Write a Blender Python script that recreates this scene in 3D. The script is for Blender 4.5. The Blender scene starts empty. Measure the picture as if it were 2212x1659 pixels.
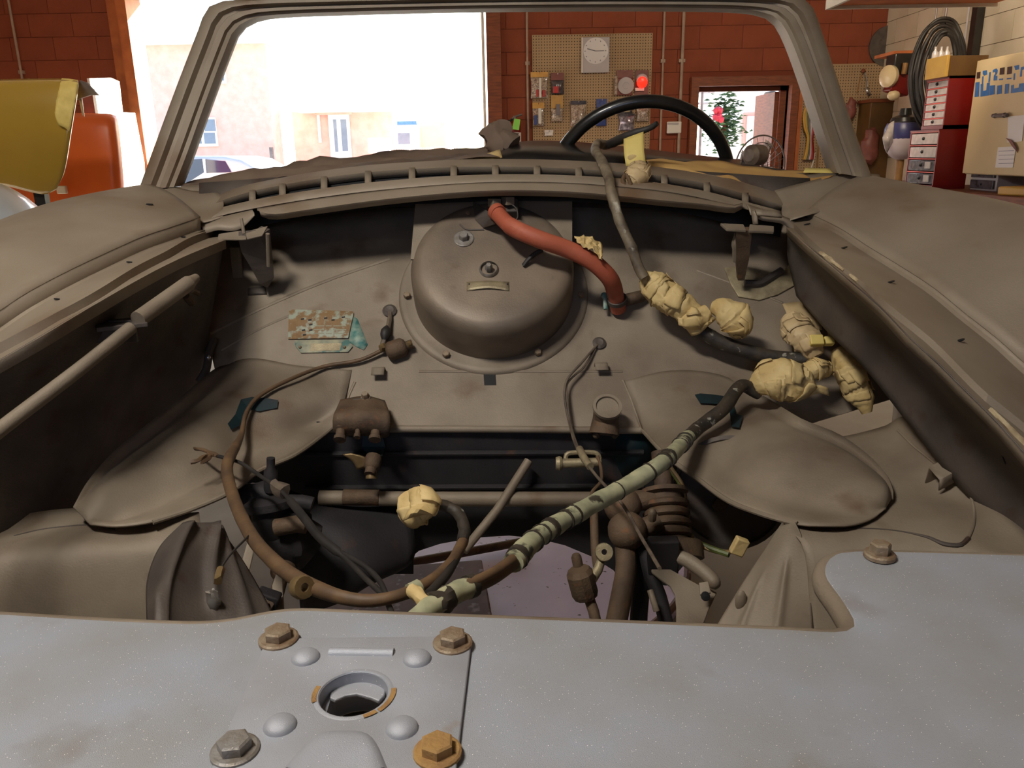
import bpy, bmesh, math, random
from mathutils import Vector, Matrix, noise
random.seed(7)
V = Vector
# ---------------------------------------------------------------- camera
IW, IH, FP = 2212, 1659, 1720.0
PITCH, ROLL = math.radians(16.19), math.radians(1.0)
CAM = V((0, 0, 1.30))
FWD = V((0, math.cos(PITCH), -math.sin(PITCH)))
_r0, _u0 = V((1, 0, 0)), V((0, math.sin(PITCH), math.cos(PITCH)))
RGT = _r0 * math.cos(ROLL) - _u0 * math.sin(ROLL)
UPV = _u0 * math.cos(ROLL) + _r0 * math.sin(ROLL)
scene = bpy.context.scene
COL = scene.collection
cam_data = bpy.data.cameras.new('camera')
cam_data.sensor_width = 36.0
cam_data.lens = FP / IW * 36.0
cam_data.clip_start = 0.02
cam_data.clip_end = 300
cam = bpy.data.objects.new('camera', cam_data)
COL.objects.link(cam)
cam.matrix_world = Matrix(((RGT.x, UPV.x, -FWD.x, CAM.x), (RGT.y, UPV.y, -FWD.y, CAM.y), (RGT.z, UPV.z, -FWD.z, CAM.z), (0, 0, 0, 1)))
scene.camera = cam
# ---------------------------------------------------------------- world, sun, lamps, exposure
world = bpy.data.worlds.new('sky')
scene.world = world
world.use_nodes = True
_wn = world.node_tree
_bg = _wn.nodes['Background']
_sky = _wn.nodes.new('ShaderNodeTexSky')
_sky.sky_type = 'HOSEK_WILKIE'
_sky.turbidity = 5.0
_sky.ground_albedo = 0.5
_sky.sun_direction = V((0.50, 0.75, 0.44)).normalized()
_wn.links.new(_sky.outputs[0], _bg.inputs[0])
_bg.inputs[1].default_value = 22.0
def light(name, kind, loc, target, energy, color, **kw):
    d = bpy.data.lights.new(name, kind)
    d.energy = energy
    d.color = color
    for k, v in kw.items():
        setattr(d, k, v)
    o = bpy.data.objects.new(name, d)
    COL.objects.link(o)
    o.location = loc
    o.rotation_euler = (V(target) - V(loc)).to_track_quat('-Z', 'Y').to_euler()
    return o
light('sun', 'SUN', (5.0, 7.5, 4.4), (0, 0, 0), 40.0, (1.0, 0.95, 0.86), angle=0.01)
light('shop_lamp_light', 'AREA', (-0.62, 0.20, 2.44), (0.0, 0.9, 0.9), 30.0, (1.0, 0.95, 0.87), shape='RECTANGLE', size=0.5, size_y=0.16)
light('front_fill_light', 'AREA', (-0.4, -4.1, 2.0), (0.0, 1.0, 1.0), 24.0, (0.55, 0.68, 1.0), shape='RECTANGLE', size=2.0, size_y=1.0)  # added cool fill that lifts the shadows; the front wall is solid
light('left_lamp_light', 'AREA', (-2.7, 2.7, 3.15), (-2.6, 4.6, 1.5), 10.0, (1.0, 0.9, 0.74), shape='RECTANGLE', size=1.2, size_y=0.2, spread=1.9)
light('bench_lamp_light', 'AREA', (2.0, 4.2, 3.15), (3.2, 5.6, 1.3), 60.0, (1.0, 0.84, 0.62), shape='RECTANGLE', size=1.2, size_y=0.2)
vs = scene.view_settings
vs.view_transform = 'Standard'
vs.look = 'None'
vs.exposure = 0.0
vs.gamma = 1.0
vs.use_curve_mapping = False
scene.cycles.use_denoising = True
scene.cycles.max_bounces = 8
scene.cycles.sample_clamp_indirect = 6.0
# ---------------------------------------------------------------- pixels to points
def ray(px, py):
    return FWD + RGT * ((px - IW / 2) / FP) - UPV * ((py - IH / 2) / FP)
def P(px, py, y):
    r = ray(px, py)
    return CAM + r * (y / r.y)
def PZ(px, py, z):
    r = ray(px, py)
    return CAM + r * ((z - CAM.z) / r.z)
def PX(px, py, x):
    r = ray(px, py)
    return CAM + r * (x / r.x)
def PN(px, py, p0, n):
    r = ray(px, py)
    return CAM + r * ((V(p0) - CAM).dot(n) / r.dot(n))
SN = V((0, -1, 1)).normalized()           # normal of the inclined firewall
S0 = V((0, 1.45, 1.059))
def PS(px, py, off=0.0):
    return PN(px, py, S0 + SN * off, SN)
def unit(px, py, y):                      # metres per pixel at a depth
    return y / ray(px, py).y / FP
# ---------------------------------------------------------------- materials
def lin(c):
    f = lambda v: v / 12.92 if v <= 0.04045 else ((v + 0.055) / 1.055) ** 2.4
    return tuple(f(v / 255.0) for v in c) + (1.0,)
MATS = {}
def mat(name, c1, c2=None, rough=0.6, metal=0.0, scale=8.0, detail=6.0, lo=0.35, hi=0.65, bump=0.0, bscale=200.0,
        c3=None, s3=40.0, lo3=0.6, hi3=0.7, spark=0.0, emit=None, estr=0.0, trans=0.0, coat=0.0, alpha=1.0, aniso=None):
    m = bpy.data.materials.new(name)
    m.use_nodes = True
    nt = m.node_tree
    N, L = nt.nodes, nt.links
    b = N['Principled BSDF']
    b.inputs['Roughness'].default_value = rough
    b.inputs['Metallic'].default_value = metal
    b.inputs['Base Color'].default_value = lin(c1)
    b.inputs['Coat Weight'].default_value = coat
    b.inputs['Alpha'].default_value = alpha
    if trans:
        b.inputs['Transmission Weight'].default_value = trans
    tc = N.new('ShaderNodeTexCoord')
    out = None
    def ntex(s, d=detail, vec=None):
        n = N.new('ShaderNodeTexNoise')
        n.inputs['Scale'].default_value = s
        n.inputs['Detail'].default_value = d
        L.new(vec or tc.outputs['Object'], n.inputs['Vector'])
        return n
    def ramp(src, a, c):
        r = N.new('ShaderNodeMapRange')
        r.inputs['From Min'].default_value = a
        r.inputs['From Max'].default_value = c
        L.new(src, r.inputs['Value'])
        return r.outputs[0]
    def mix(fac, a, c):
        x = N.new('ShaderNodeMix')
        x.data_type = 'RGBA'
        L.new(fac, x.inputs[0])
        if isinstance(a, tuple): x.inputs[6].default_value = a
        else: L.new(a, x.inputs[6])
        if isinstance(c, tuple): x.inputs[7].default_value = c
        else: L.new(c, x.inputs[7])
        return x.outputs[2]
    vec = None
    if aniso:
        mp = N.new('ShaderNodeMapping')
        mp.inputs['Scale'].default_value = aniso
        L.new(tc.outputs['Object'], mp.inputs['Vector'])
        vec = mp.outputs[0]
    if c2:
        out = mix(ramp(ntex(scale, vec=vec).outputs[0], lo, hi), lin(c1), lin(c2))
    if c3:
        out = mix(ramp(ntex(s3).outputs[0], lo3, hi3), out if out else lin(c1), lin(c3))
    if spark:  # sparkle glints painted as white specks in the base colour
        vo = N.new('ShaderNodeTexVoronoi')
        vo.inputs['Scale'].default_value = 800.0
        L.new(tc.outputs['Object'], vo.inputs['Vector'])
        near = N.new('ShaderNodeMath'); near.operation = 'LESS_THAN'
        L.new(vo.outputs['Distance'], near.inputs[0]); near.inputs[1].default_value = 0.22
        sep = N.new('ShaderNodeSeparateColor')
        L.new(vo.outputs['Color'], sep.inputs[0])
        few = N.new('ShaderNodeMath'); few.operation = 'GREATER_THAN'
        L.new(sep.outputs[0], few.inputs[0]); few.inputs[1].default_value = 1.0 - spark
        both = N.new('ShaderNodeMath'); both.operation = 'MULTIPLY'
        L.new(near.outputs[0], both.inputs[0]); L.new(few.outputs[0], both.inputs[1])
        out = mix(both.outputs[0], out if out else lin(c1), lin((250, 246, 238)))
    if out:
        L.new(out, b.inputs['Base Color'])
    if bump:
        bp = N.new('ShaderNodeBump')
        bp.inputs['Strength'].default_value = bump
        bp.inputs['Distance'].default_value = 0.002
        L.new(ntex(bscale, 3.0).outputs[0], bp.inputs['Height'])
        L.new(bp.outputs[0], b.inputs['Normal'])
    if emit:
        b.inputs['Emission Color'].default_value = lin(emit)
        b.inputs['Emission Strength'].default_value = estr
    MATS[name] = m
    return m
mat('steel', (146, 132, 114), (120, 106, 90), rough=0.62, metal=0.15, scale=9, c3=(104, 82, 62), s3=14, lo3=0.60, hi3=0.80, bump=0.25, bscale=420)
mat('steel_front', (164, 168, 177), (156, 156, 157), rough=0.55, metal=0.25, scale=11, c3=(126, 112, 98), s3=9, lo3=0.60, hi3=0.82, bump=0.3, bscale=1600, spark=0.07)
mat('steel_plate', (170, 173, 181), (160, 160, 164), rough=0.52, metal=0.3, scale=16, bump=0.25, bscale=1600, spark=0.03, c3=(150, 130, 104), s3=22, lo3=0.68, hi3=0.82)
mat('steel_fender', (150, 136, 118), (128, 113, 95), rough=0.55, metal=0.15, scale=5, c3=(116, 92, 70), s3=7, lo3=0.55, hi3=0.75, bump=0.2, bscale=500)
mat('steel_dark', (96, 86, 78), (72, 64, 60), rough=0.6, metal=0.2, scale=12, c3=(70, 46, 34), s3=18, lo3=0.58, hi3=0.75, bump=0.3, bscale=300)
mat('steel_drum', (136, 120, 102), (108, 95, 82), rough=0.5, metal=0.2, scale=10, c3=(92, 74, 58), s3=24, lo3=0.62, hi3=0.8, bump=0.15, bscale=400)
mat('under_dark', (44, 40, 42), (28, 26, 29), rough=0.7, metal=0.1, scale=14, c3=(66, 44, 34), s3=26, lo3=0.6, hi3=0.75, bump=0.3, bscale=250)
mat('rust', (106, 86, 66), (74, 58, 46), rough=0.75, metal=0.2, scale=30, c3=(120, 84, 56), s3=60, lo3=0.58, hi3=0.7, bump=0.5, bscale=300)
mat('rust_orange', (166, 128, 72), (140, 104, 62), rough=0.8, scale=60, bump=0.5, bscale=400)
mat('bolt_dusty', (150, 134, 112), (118, 92, 68), rough=0.6, metal=0.3, scale=90, bump=0.4, bscale=500)
mat('bolt_grey', (150, 146, 142), (122, 112, 100), rough=0.5, metal=0.4, scale=80, bump=0.3, bscale=500)
mat('teal', (12, 44, 50), (20, 30, 34), rough=0.6, scale=18, lo=0.4, hi=0.7)
mat('black', (14, 13, 15), rough=0.7)
mat('cable_black', (30, 26, 24), (44, 38, 34), rough=0.55, scale=20)
mat('black_gloss', (20, 19, 20), (34, 30, 26), rough=0.32, scale=20, coat=0.3)
mat('hose_red', (176, 92, 66), (158, 76, 52), rough=0.62, scale=10, bump=0.2, bscale=300, c3=(196, 112, 84), s3=18, lo3=0.58, hi3=0.8)
mat('tape', (212, 186, 130), (192, 162, 104), rough=0.7, scale=26, bump=1.0, bscale=70, c3=(160, 126, 68), s3=40, lo3=0.62, hi3=0.78)
mat('tape_new', (222, 200, 116), (206, 182, 98), rough=0.6, scale=20, bump=0.2, bscale=150)
mat('tape_pale', (206, 180, 136), (180, 154, 112), rough=0.6, scale=20, bump=0.3, bscale=150)
mat('sleeve', (176, 172, 138), (146, 146, 118), rough=0.6, scale=60, c3=(60, 54, 44), s3=45, lo3=0.60, hi3=0.66)
mat('loom_dark', (66, 56, 44), (40, 36, 32), rough=0.6, scale=40, c3=(150, 146, 132), s3=70, lo3=0.64, hi3=0.7, bump=0.4, bscale=200)
mat('loom_grey', (132, 118, 96), (72, 60, 48), rough=0.6, scale=32, bump=0.5, bscale=160, c3=(190, 182, 164), s3=40, lo3=0.62, hi3=0.74)
mat('wire_brown', (108, 82, 56), (82, 62, 44), rough=0.6, scale=30, bump=0.2, bscale=200)
mat('wire_grey', (110, 96, 80), (74, 62, 54), rough=0.6, scale=40)
mat('wire_dark', (48, 42, 38), (32, 29, 28), rough=0.6, scale=40)
mat('wire_green', (96, 106, 48), (70, 76, 36), rough=0.5, scale=40)
mat('aluminium', (172, 158, 126), (140, 126, 100), rough=0.5, metal=0.4, scale=60, bump=0.3, bscale=500)
mat('plaque', (142, 110, 72), (126, 96, 62), rough=0.55, scale=60, c3=(160, 166, 148), s3=75, lo3=0.46, hi3=0.58, bump=0.5, bscale=400)
mat('plaque_pale', (166, 160, 132), (120, 128, 112), rough=0.6, scale=60, c3=(70, 110, 104), s3=50, lo3=0.58, hi3=0.66)
mat('paint_flake', (150, 168, 152), (60, 120, 116), rough=0.6, scale=80)
mat('paper_brown', (126, 106, 88), (98, 80, 68), rough=0.8, scale=7, bump=0.3, bscale=60)
mat('paper_tan', (196, 156, 92), (174, 132, 74), rough=0.75, scale=8, bump=0.3, bscale=60)
mat('sealant', (196, 178, 142), (150, 128, 98), rough=0.8, scale=60, bump=0.6, bscale=150)
mat('pale_lid', (222, 210, 240), (204, 192, 224), rough=0.5, scale=5, c3=(54, 38, 42), s3=46, lo3=0.66, hi3=0.71, bump=0.1)
mat('lid_rust', (110, 78, 66), (76, 52, 48), rough=0.7, scale=14, c3=(150, 134, 140), s3=30, lo3=0.6, hi3=0.7)
mat('block_brown', (140, 70, 42), (124, 58, 34), rough=0.85, scale=3, bump=0.4, bscale=60)
mat('mortar_brown', (118, 56, 34), rough=0.9)
mat('block_white', (196, 182, 160), (178, 162, 138), rough=0.8, scale=2, bump=0.3, bscale=60)
mat('mortar_white', (150, 134, 112), rough=0.9)
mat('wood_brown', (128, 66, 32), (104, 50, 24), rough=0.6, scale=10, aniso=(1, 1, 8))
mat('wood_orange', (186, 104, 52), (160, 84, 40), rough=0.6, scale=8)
mat('white_trim', (214, 206, 194), (196, 188, 176), rough=0.6, scale=6)
mat('concrete', (150, 142, 132), (128, 120, 110), rough=0.8, scale=2.5, bump=0.3, bscale=40)
mat('ceiling_paint', (178, 168, 152), (164, 152, 138), rough=0.9, scale=2)
mat('driveway', (206, 200, 190), (190, 184, 172), rough=0.9, scale=1)
mat('house_brick', (230, 180, 168), (222, 166, 152), rough=0.85, scale=5)
mat('house_white', (240, 238, 232), rough=0.6)
mat('house_glass', (120, 132, 150), (96, 108, 128), rough=0.15, scale=2)
mat('foliage', (70, 104, 62), (44, 74, 40), rough=0.8, scale=6)
mat('flower_red', (190, 48, 70), (160, 40, 50), rough=0.7, scale=10)
mat('car_paint', (196, 206, 216), rough=0.2, metal=0.3, coat=0.6)
mat('car_glass', (20, 44, 84), rough=0.08, coat=0.5)
mat('olive', (168, 136, 52), (158, 126, 46), rough=0.22, scale=2, coat=0.5)
mat('orange_paint', (206, 92, 28), (190, 82, 26), rough=0.4, scale=3)
mat('white_paint', (206, 210, 210), (196, 200, 202), rough=0.3, scale=2, coat=0.4)
mat('grey_metal', (126, 116, 114), (98, 90, 90), rough=0.4, metal=0.5, scale=10)
mat('pipe_grey', (168, 146, 128), (146, 124, 108), rough=0.5, scale=10)
mat('white_plastic', (214, 208, 200), rough=0.45)
mat('grey_box', (176, 168, 170), (166, 158, 160), rough=0.5, scale=5)
mat('dial', (206, 200, 200), rough=0.4)
mat('red_paint', (116, 12, 6), (106, 10, 5), rough=0.4, scale=4)
mat('red_trim', (206, 74, 62), rough=0.4)
mat('clear_plastic', (196, 186, 182), (176, 166, 162), rough=0.2, scale=30, coat=0.3)
mat('drawer_dark', (84, 78, 84), (54, 50, 56), rough=0.25, scale=30, coat=0.3)
mat('knob', (40, 38, 44), rough=0.4)
mat('blue_ink', (40, 96, 160), (58, 112, 172), rough=0.4, scale=14)
mat('brown_ink', (60, 32, 24), rough=0.5)
mat('cream', (212, 190, 150), (204, 180, 138), rough=0.3, scale=2, coat=0.3)
mat('paper_white', (222, 214, 212), rough=0.7)
mat('paper_line', (120, 120, 130), rough=0.7)
mat('yellow_board', (190, 150, 66), (176, 136, 58), rough=0.6, scale=8)
mat('brown_board', (96, 66, 24), (84, 56, 20), rough=0.6, scale=8)
mat('blue_plastic', (70, 70, 120), (58, 58, 104), rough=0.35, scale=8)
mat('lavender_plastic', (196, 182, 186), rough=0.4)
mat('clear_pouch', (186, 168, 150), (120, 100, 92), rough=0.15, scale=60, coat=0.6, c3=(220, 212, 206), s3=90, lo3=0.58, hi3=0.66)
mat('card_yellow', (206, 158, 76), (190, 140, 66), rough=0.5, scale=20)
mat('card_red', (172, 44, 40), rough=0.5)
mat('card_maroon', (128, 70, 60), (110, 58, 50), rough=0.5, scale=20)
mat('card_blue', (60, 76, 140), (48, 60, 116), rough=0.5, scale=40)
mat('card_green', (132, 206, 84), rough=0.6)
mat('foil', (186, 178, 190), (120, 110, 128), rough=0.25, metal=0.6, scale=40)
mat('red_glow', (230, 30, 20), rough=0.3, emit=(255, 30, 16), estr=3.0)
mat('tube_glow', (255, 240, 210), rough=0.4, emit=(255, 226, 178), estr=6.0)
mat('wood_tool', (150, 110, 60), (126, 88, 46), rough=0.6, scale=20)
mat('gold_tool', (196, 150, 60), rough=0.5)
mat('silver', (200, 196, 196), rough=0.25, metal=0.9)
mat('brass', (150, 126, 88), (120, 98, 66), rough=0.45, metal=0.5, scale=50)
def pegboard_material():
    m = mat('pegboard', (170, 142, 108), (158, 130, 98), rough=0.75, scale=3)
    nt = m.node_tree
    N, L = nt.nodes, nt.links
    b = N['Principled BSDF']
    tc = N.new('ShaderNodeTexCoord')
    sp = N.new('ShaderNodeSeparateXYZ')
    L.new(tc.outputs['Object'], sp.inputs[0])
    def cell(sock):
        a = N.new('ShaderNodeMath'); a.operation = 'MULTIPLY'; a.inputs[1].default_value = 1 / 0.0254
        L.new(sock, a.inputs[0])
        f = N.new('ShaderNodeMath'); f.operation = 'FRACT'; L.new(a.outputs[0], f.inputs[0])
        s = N.new('ShaderNodeMath'); s.operation = 'SUBTRACT'; s.inputs[1].default_value = 0.5; L.new(f.outputs[0], s.inputs[0])
        q = N.new('ShaderNodeMath'); q.operation = 'POWER'; q.inputs[1].default_value = 2; 
        ab = N.new('ShaderNodeMath'); ab.operation = 'ABSOLUTE'; L.new(s.outputs[0], ab.inputs[0]); L.new(ab.outputs[0], q.inputs[0])
        return q.outputs[0]
    ad = N.new('ShaderNodeMath'); ad.operation = 'ADD'
    L.new(cell(sp.outputs[0]), ad.inputs[0]); L.new(cell(sp.outputs[2]), ad.inputs[1])
    lt = N.new('ShaderNodeMath'); lt.operation = 'LESS_THAN'; lt.inputs[1].default_value = 0.035
    L.new(ad.outputs[0], lt.inputs[0])
    mx = N.new('ShaderNodeMix'); mx.data_type = 'RGBA'
    L.new(lt.outputs[0], mx.inputs[0])
    src = b.inputs['Base Color'].links[0].from_socket
    L.new(src, mx.inputs[6]); mx.inputs[7].default_value = lin((56, 40, 28))
    L.new(mx.outputs[2], b.inputs['Base Color'])
pegboard_material()
# ---------------------------------------------------------------- mesh helpers
def crom(pts, n):
    pts = [V(p) for p in pts]
    if len(pts) == 2:
        return [pts[0].lerp(pts[1], i / (n - 1)) for i in range(n)]
    cum = [0.0]
    for a, b in zip(pts, pts[1:]):
        cum.append(cum[-1] + max((b - a).length, 1e-6))
    out = []
    for i in range(n):
        s = cum[-1] * i / (n - 1)
        k = 0
        while k < len(pts) - 2 and s > cum[k + 1]:
            k += 1
        t = (s - cum[k]) / (cum[k + 1] - cum[k])
        p1, p2 = pts[k], pts[k + 1]
        p0 = pts[k - 1] if k > 0 else p1 * 2 - p2
        p3 = pts[k + 2] if k + 2 < len(pts) else p2 * 2 - p1
        d1, d2, d0 = cum[k + 1] - cum[k], 0, 0
        m1 = (p2 - p0) / ((p2 - p1).length + (p1 - p0).length + 1e-9) * d1
        m2 = (p3 - p1) / ((p3 - p2).length + (p2 - p1).length + 1e-9) * d1
        t2, t3 = t * t, t * t * t
        out.append(p1 * (2 * t3 - 3 * t2 + 1) + m1 * (t3 - 2 * t2 + t) + p2 * (-2 * t3 + 3 * t2) + m2 * (t3 - t2))
    return out
def frame(d):
    d = d.normalized()
    a = V((0, 0, 1)) if abs(d.z) < 0.9 else V((1, 0, 0))
    x = d.cross(a).normalized()
    return x, d.cross(x).normalized()
class MB:
    def __init__(s):
        s.v, s.f = [], []
    def add(s, vs, fs):
        o = len(s.v)
        s.v += [V(v) for v in vs]
        s.f += [tuple(i + o for i in f) for f in fs]
        return s
    def box(s, c, size, rot=None):
        c = V(c)
        R = rot.to_3x3() if rot else Matrix.Identity(3)
        vs = [c + R @ V((x * size[0] / 2, y * size[1] / 2, z * size[2] / 2)) for x in (-1, 1) for y in (-1, 1) for z in (-1, 1)]
        return s.add(vs, [(0, 1, 3, 2), (4, 6, 7, 5), (0, 4, 5, 1), (2, 3, 7, 6), (0, 2, 6, 4), (1, 5, 7, 3)])
    def tube(s, pts, r, n=10, cap=True, jit=0.0, seed=0, jf=0.30):
        pts = [V(p) for p in pts]
        rs = r if isinstance(r, (list, tuple)) else [r] * len(pts)
        vs, fs = [], []
        x = None
        for i, p in enumerate(pts):
            d = (pts[min(i + 1, len(pts) - 1)] - pts[max(i - 1, 0)])
            if d.length < 1e-9: d = V((0, 0, 1))
            d.normalize()
            if x is None: x, y = frame(d)
            else:
                x = (x - d * x.dot(d)).normalized()
                y = d.cross(x)
            for k in range(n):
                a = 2 * math.pi * k / n
                q = rs[i]
                if jit:
                    q *= 1 + jit * (noise.noise(V((math.cos(a) * 1.3 + seed * 7.1, math.sin(a) * 1.3, i * jf + seed * 3.3))) * 1.6)
                vs.append(p + x * (math.cos(a) * q) + y * (math.sin(a) * q))
        for i in range(len(pts) - 1):
            for k in range(n):
                a, b = i * n + k, i * n + (k + 1) % n
                fs.append((a, b, b + n, a + n))
        if cap:
            fs.append(tuple(reversed(range(n))))
            fs.append(tuple(range((len(pts) - 1) * n, len(pts) * n)))
        return s.add(vs, fs)
    def lathe(s, prof, o, d, n=32, a0=0.0, a1=2 * math.pi, xref=None, cap=True):
        o, d = V(o), V(d).normalized()
        x, y = frame(d)
        if xref is not None:
            x = (V(xref) - d * V(xref).dot(d)).normalized(); y = d.cross(x)
        full = abs(a1 - a0 - 2 * math.pi) < 1e-6
        m = n if full else n + 1
        vs, fs = [], []
        for r, h in prof:
            for k in range(m):
                a = a0 + (a1 - a0) * k / n
                vs.append(o + d * h + x * (math.cos(a) * r) + y * (math.sin(a) * r))
        for i in range(len(prof) - 1):
            for k in range(n if full else n):
                a, b = i * m + k, i * m + (k + 1) % m
                fs.append((a, b, b + m, a + m))
        if full and cap and prof[0] != prof[-1]:
            if prof[0][0] > 1e-6: fs.append(tuple(reversed(range(m))))
            if prof[-1][0] > 1e-6: fs.append(tuple(range((len(prof) - 1) * m, len(prof) * m)))
        return s.add(vs, fs)
    def loft(s, rows, n=24, m=None, disp=None):
        g = [crom(r, n) for r in rows]
        if m:
            cols = [crom([row[i] for row in g], m) for i in range(n)]
            g = [[cols[i][j] for i in range(n)] for j in range(m)]
        if disp:
            R = len(g)
            g = [[disp(p, j / (R - 1), i / (n - 1)) for i, p in enumerate(row)] for j, row in enumerate(g)]
        vs = [p for row in g for p in row]
        fs = [(j * n + i, j * n + i + 1, (j + 1) * n + i + 1, (j + 1) * n + i) for j in range(len(g) - 1) for i in range(n - 1)]
        return s.add(vs, fs)
    def prism(s, pts, ext):
        pts = [V(p) for p in pts]
        ext = V(ext)
        n = len(pts)
        fs = [tuple(range(n)), tuple(reversed(range(n, 2 * n)))]
        fs += [(i, n + i, n + (i + 1) % n, (i + 1) % n) for i in range(n)]
        return s.add(pts + [p + ext for p in pts], fs)
    def sphere(s, c, r, n=16, m=10, sc=(1, 1, 1), rot=None, jit=0, seed=0):
        c = V(c)
        vs, fs = [], []
        for j in range(m + 1):
            t = math.pi * j / m
            for k in range(n):
                a = 2 * math.pi * k / n
                p = V((math.sin(t) * math.cos(a) * sc[0], math.sin(t) * math.sin(a) * sc[1], math.cos(t) * sc[2])) * r
                if jit: p *= 1 + jit * noise.noise(p * (2.2 / r) + V((seed, seed, 0)))
                if rot: p = rot.to_3x3() @ p
                vs.append(c + p)
        for j in range(m):
            for k in range(n):
                a, b = j * n + k, j * n + (k + 1) % n
                fs.append((a, a + n, b + n, b))
        return s.add(vs, fs)
    def fill(s, outer, holes=()):
        bm = bmesh.new()
        es = []
        for loop in [outer] + list(holes):
            bv = [bm.verts.new(p) for p in loop]
            es += [bm.edges.new((bv[i], bv[(i + 1) % len(bv)])) for i in range(len(bv))]
        bmesh.ops.triangle_fill(bm, use_beauty=True, use_dissolve=False, edges=es)
        bm.verts.index_update()
        s.add([v.co.copy() for v in bm.verts], [tuple(v.index for v in f.verts) for f in bm.faces])
        bm.free()
        return s
WL = {}
def obj(name, mb, m, parent=None, smooth=40, solid=0.0, bevel=0.0, subs=0, offset=-1.0, fixn=True, bseg=3):
    me = bpy.data.meshes.new(name)
    lo = V([min(v[i] for v in mb.v) for i in range(3)])
    hi = V([max(v[i] for v in mb.v) for i in range(3)])
    c = V(((lo.x + hi.x) / 2, (lo.y + hi.y) / 2, lo.z))
    me.from_pydata([v - c for v in mb.v], [], mb.f)
    if fixn:
        bm = bmesh.new(); bm.from_mesh(me)
        bmesh.ops.remove_doubles(bm, verts=bm.verts, dist=1e-6)
        bmesh.ops.recalc_face_normals(bm, faces=bm.faces)
        bm.to_mesh(me); bm.free()
    if solid:
        s = sum((p.normal.dot(CAM - c - p.center) * p.area for p in me.polygons))
        if s < 0: me.flip_normals()
    if smooth:
        me.shade_smooth()
        me.set_sharp_from_angle(angle=math.radians(smooth))
    me.materials.append(MATS[m] if isinstance(m, str) else m)
    o = bpy.data.objects.new(name, me)
    COL.objects.link(o)
    WL[o] = c
    if parent is not None:
        o.parent = parent
        o.location = c - WL[parent]
    else:
        o.location = c
    if subs:
        d = o.modifiers.new('subdivision', 'SUBSURF'); d.levels = subs; d.render_levels = subs
    if solid:
        d = o.modifiers.new('thickness', 'SOLIDIFY'); d.thickness = solid; d.offset = offset
    if bevel:
        d = o.modifiers.new('bevel', 'BEVEL'); d.width = bevel; d.segments = bseg; d.limit_method = 'ANGLE'; d.angle_limit = math.radians(35)
    return o
def share(src, name, loc, parent=None, rot=None, scale=None):       # another object on the same mesh
    o = bpy.data.objects.new(name, src.data)
    COL.objects.link(o)
    WL[o] = V(loc)
    if parent is not None:
        o.parent = parent; o.location = V(loc) - WL[parent]
    else:
        o.location = loc
    if rot is not None: o.rotation_euler = rot
    if scale is not None: o.scale = scale
    return o
def tag(o, label=None, cat=None, group=None, kind=None):
    if label: o['label'] = label
    if cat: o['category'] = cat
    if group: o['group'] = group
    if kind: o['kind'] = kind
    return o
THINGS = []
def thing(name, label, cat, base, group=None, kind=None):
    o = bpy.data.objects.new(name, None)
    o.empty_display_size = 0.05
    COL.objects.link(o)
    o.location = base
    WL[o] = V(base)
    THINGS.append(o)
    return tag(o, label, cat, group, kind)
def struct(name, mb, m, label=None, **kw):
    return tag(obj(name, mb, m, **kw), label, None, None, 'structure')
def hexbolt(parent, p, n, r, h, m, name='bolt', washer=1.5, wh=0.25, spin=0.3):
    p, n = V(p), V(n).normalized()
    mb = MB()
    x, y = frame(n)
    def ring(rad, k, hh, rot=0.0):
        return [p + n * hh + x * math.cos(2 * math.pi * i / k + rot) * rad + y * math.sin(2 * math.pi * i / k + rot) * rad for i in range(k)]
    if washer:
        mb.lathe([(r * washer, -0.001), (r * washer, h * wh * 0.6), (r * washer * 0.9, h * wh), (0.0001, h * wh)], p, n, 20)
    a, b, c = ring(r, 6, h * wh * 0.9, spin), ring(r, 6, h * 0.88, spin), ring(r * 0.86, 6, h, spin)
    mb.add(a + b + c, [(i, (i + 1) % 6, 6 + (i + 1) % 6, 6 + i) for i in range(6)] + [(6 + i, 6 + (i + 1) % 6, 12 + (i + 1) % 6, 12 + i) for i in range(6)] + [tuple(range(12, 18))])
    return obj(name, mb, m, parent, smooth=30)
def poly(pts, f):
    return [f(*p) for p in pts]

from mathutils.bvhtree import BVHTree
BV = {}
def onmesh(os_, px, py, off=0.0, default=None):          # where a pixel's ray meets a built sheet
    best = None
    for o in os_:
        if o not in BV:
            BV[o] = BVHTree.FromPolygons([v.co + WL[o] for v in o.data.vertices], [tuple(p.vertices) for p in o.data.polygons])
        r = ray(px, py).normalized()
        h = BV[o].ray_cast(CAM, r)
        if h[0] is not None and (best is None or h[3] < best[3]): best = h
    if best is None: return default
    n = best[1]
    if n.dot(ray(px, py)) > 0: n = -n
    return best[0] + n * off
# ================================================================ the setting: workshop shell
YW, XR, XL, YF, ZC = 8.0, 3.58, -5.2, -4.2, 3.35
def wallpt(px, py): return P(px, py, YW)
gd_l, gd_r = wallpt(300, 200).x, wallpt(1052, 160).x          # garage door opening
dr_l, dr_r = wallpt(1503, 250).x, wallpt(1700, 250).x          # side door opening
dr_top = wallpt(1600, 186).z
GD_TOP = 2.75
struct('floor', MB().box((-0.8, 1.9, -0.06), (9.2, 12.6, 0.12)), 'concrete', 'grey concrete workshop floor', smooth=0)
struct('ceiling', MB().box((-0.8, 1.9, ZC + 0.06), (9.2, 12.6, 0.12)), 'ceiling_paint', 'pale painted workshop ceiling', smooth=0)
struct('wall_left', MB().box((XL - 0.1, 1.9, ZC / 2), (0.2, 12.6, ZC)), 'block_white', 'plain pale left wall', smooth=0)
# front wall behind the photographer
fw = MB().box((-0.8, YF - 0.1, ZC / 2), (9.2, 0.2, ZC))
struct('wall_front', fw, 'block_white', smooth=0)
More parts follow.
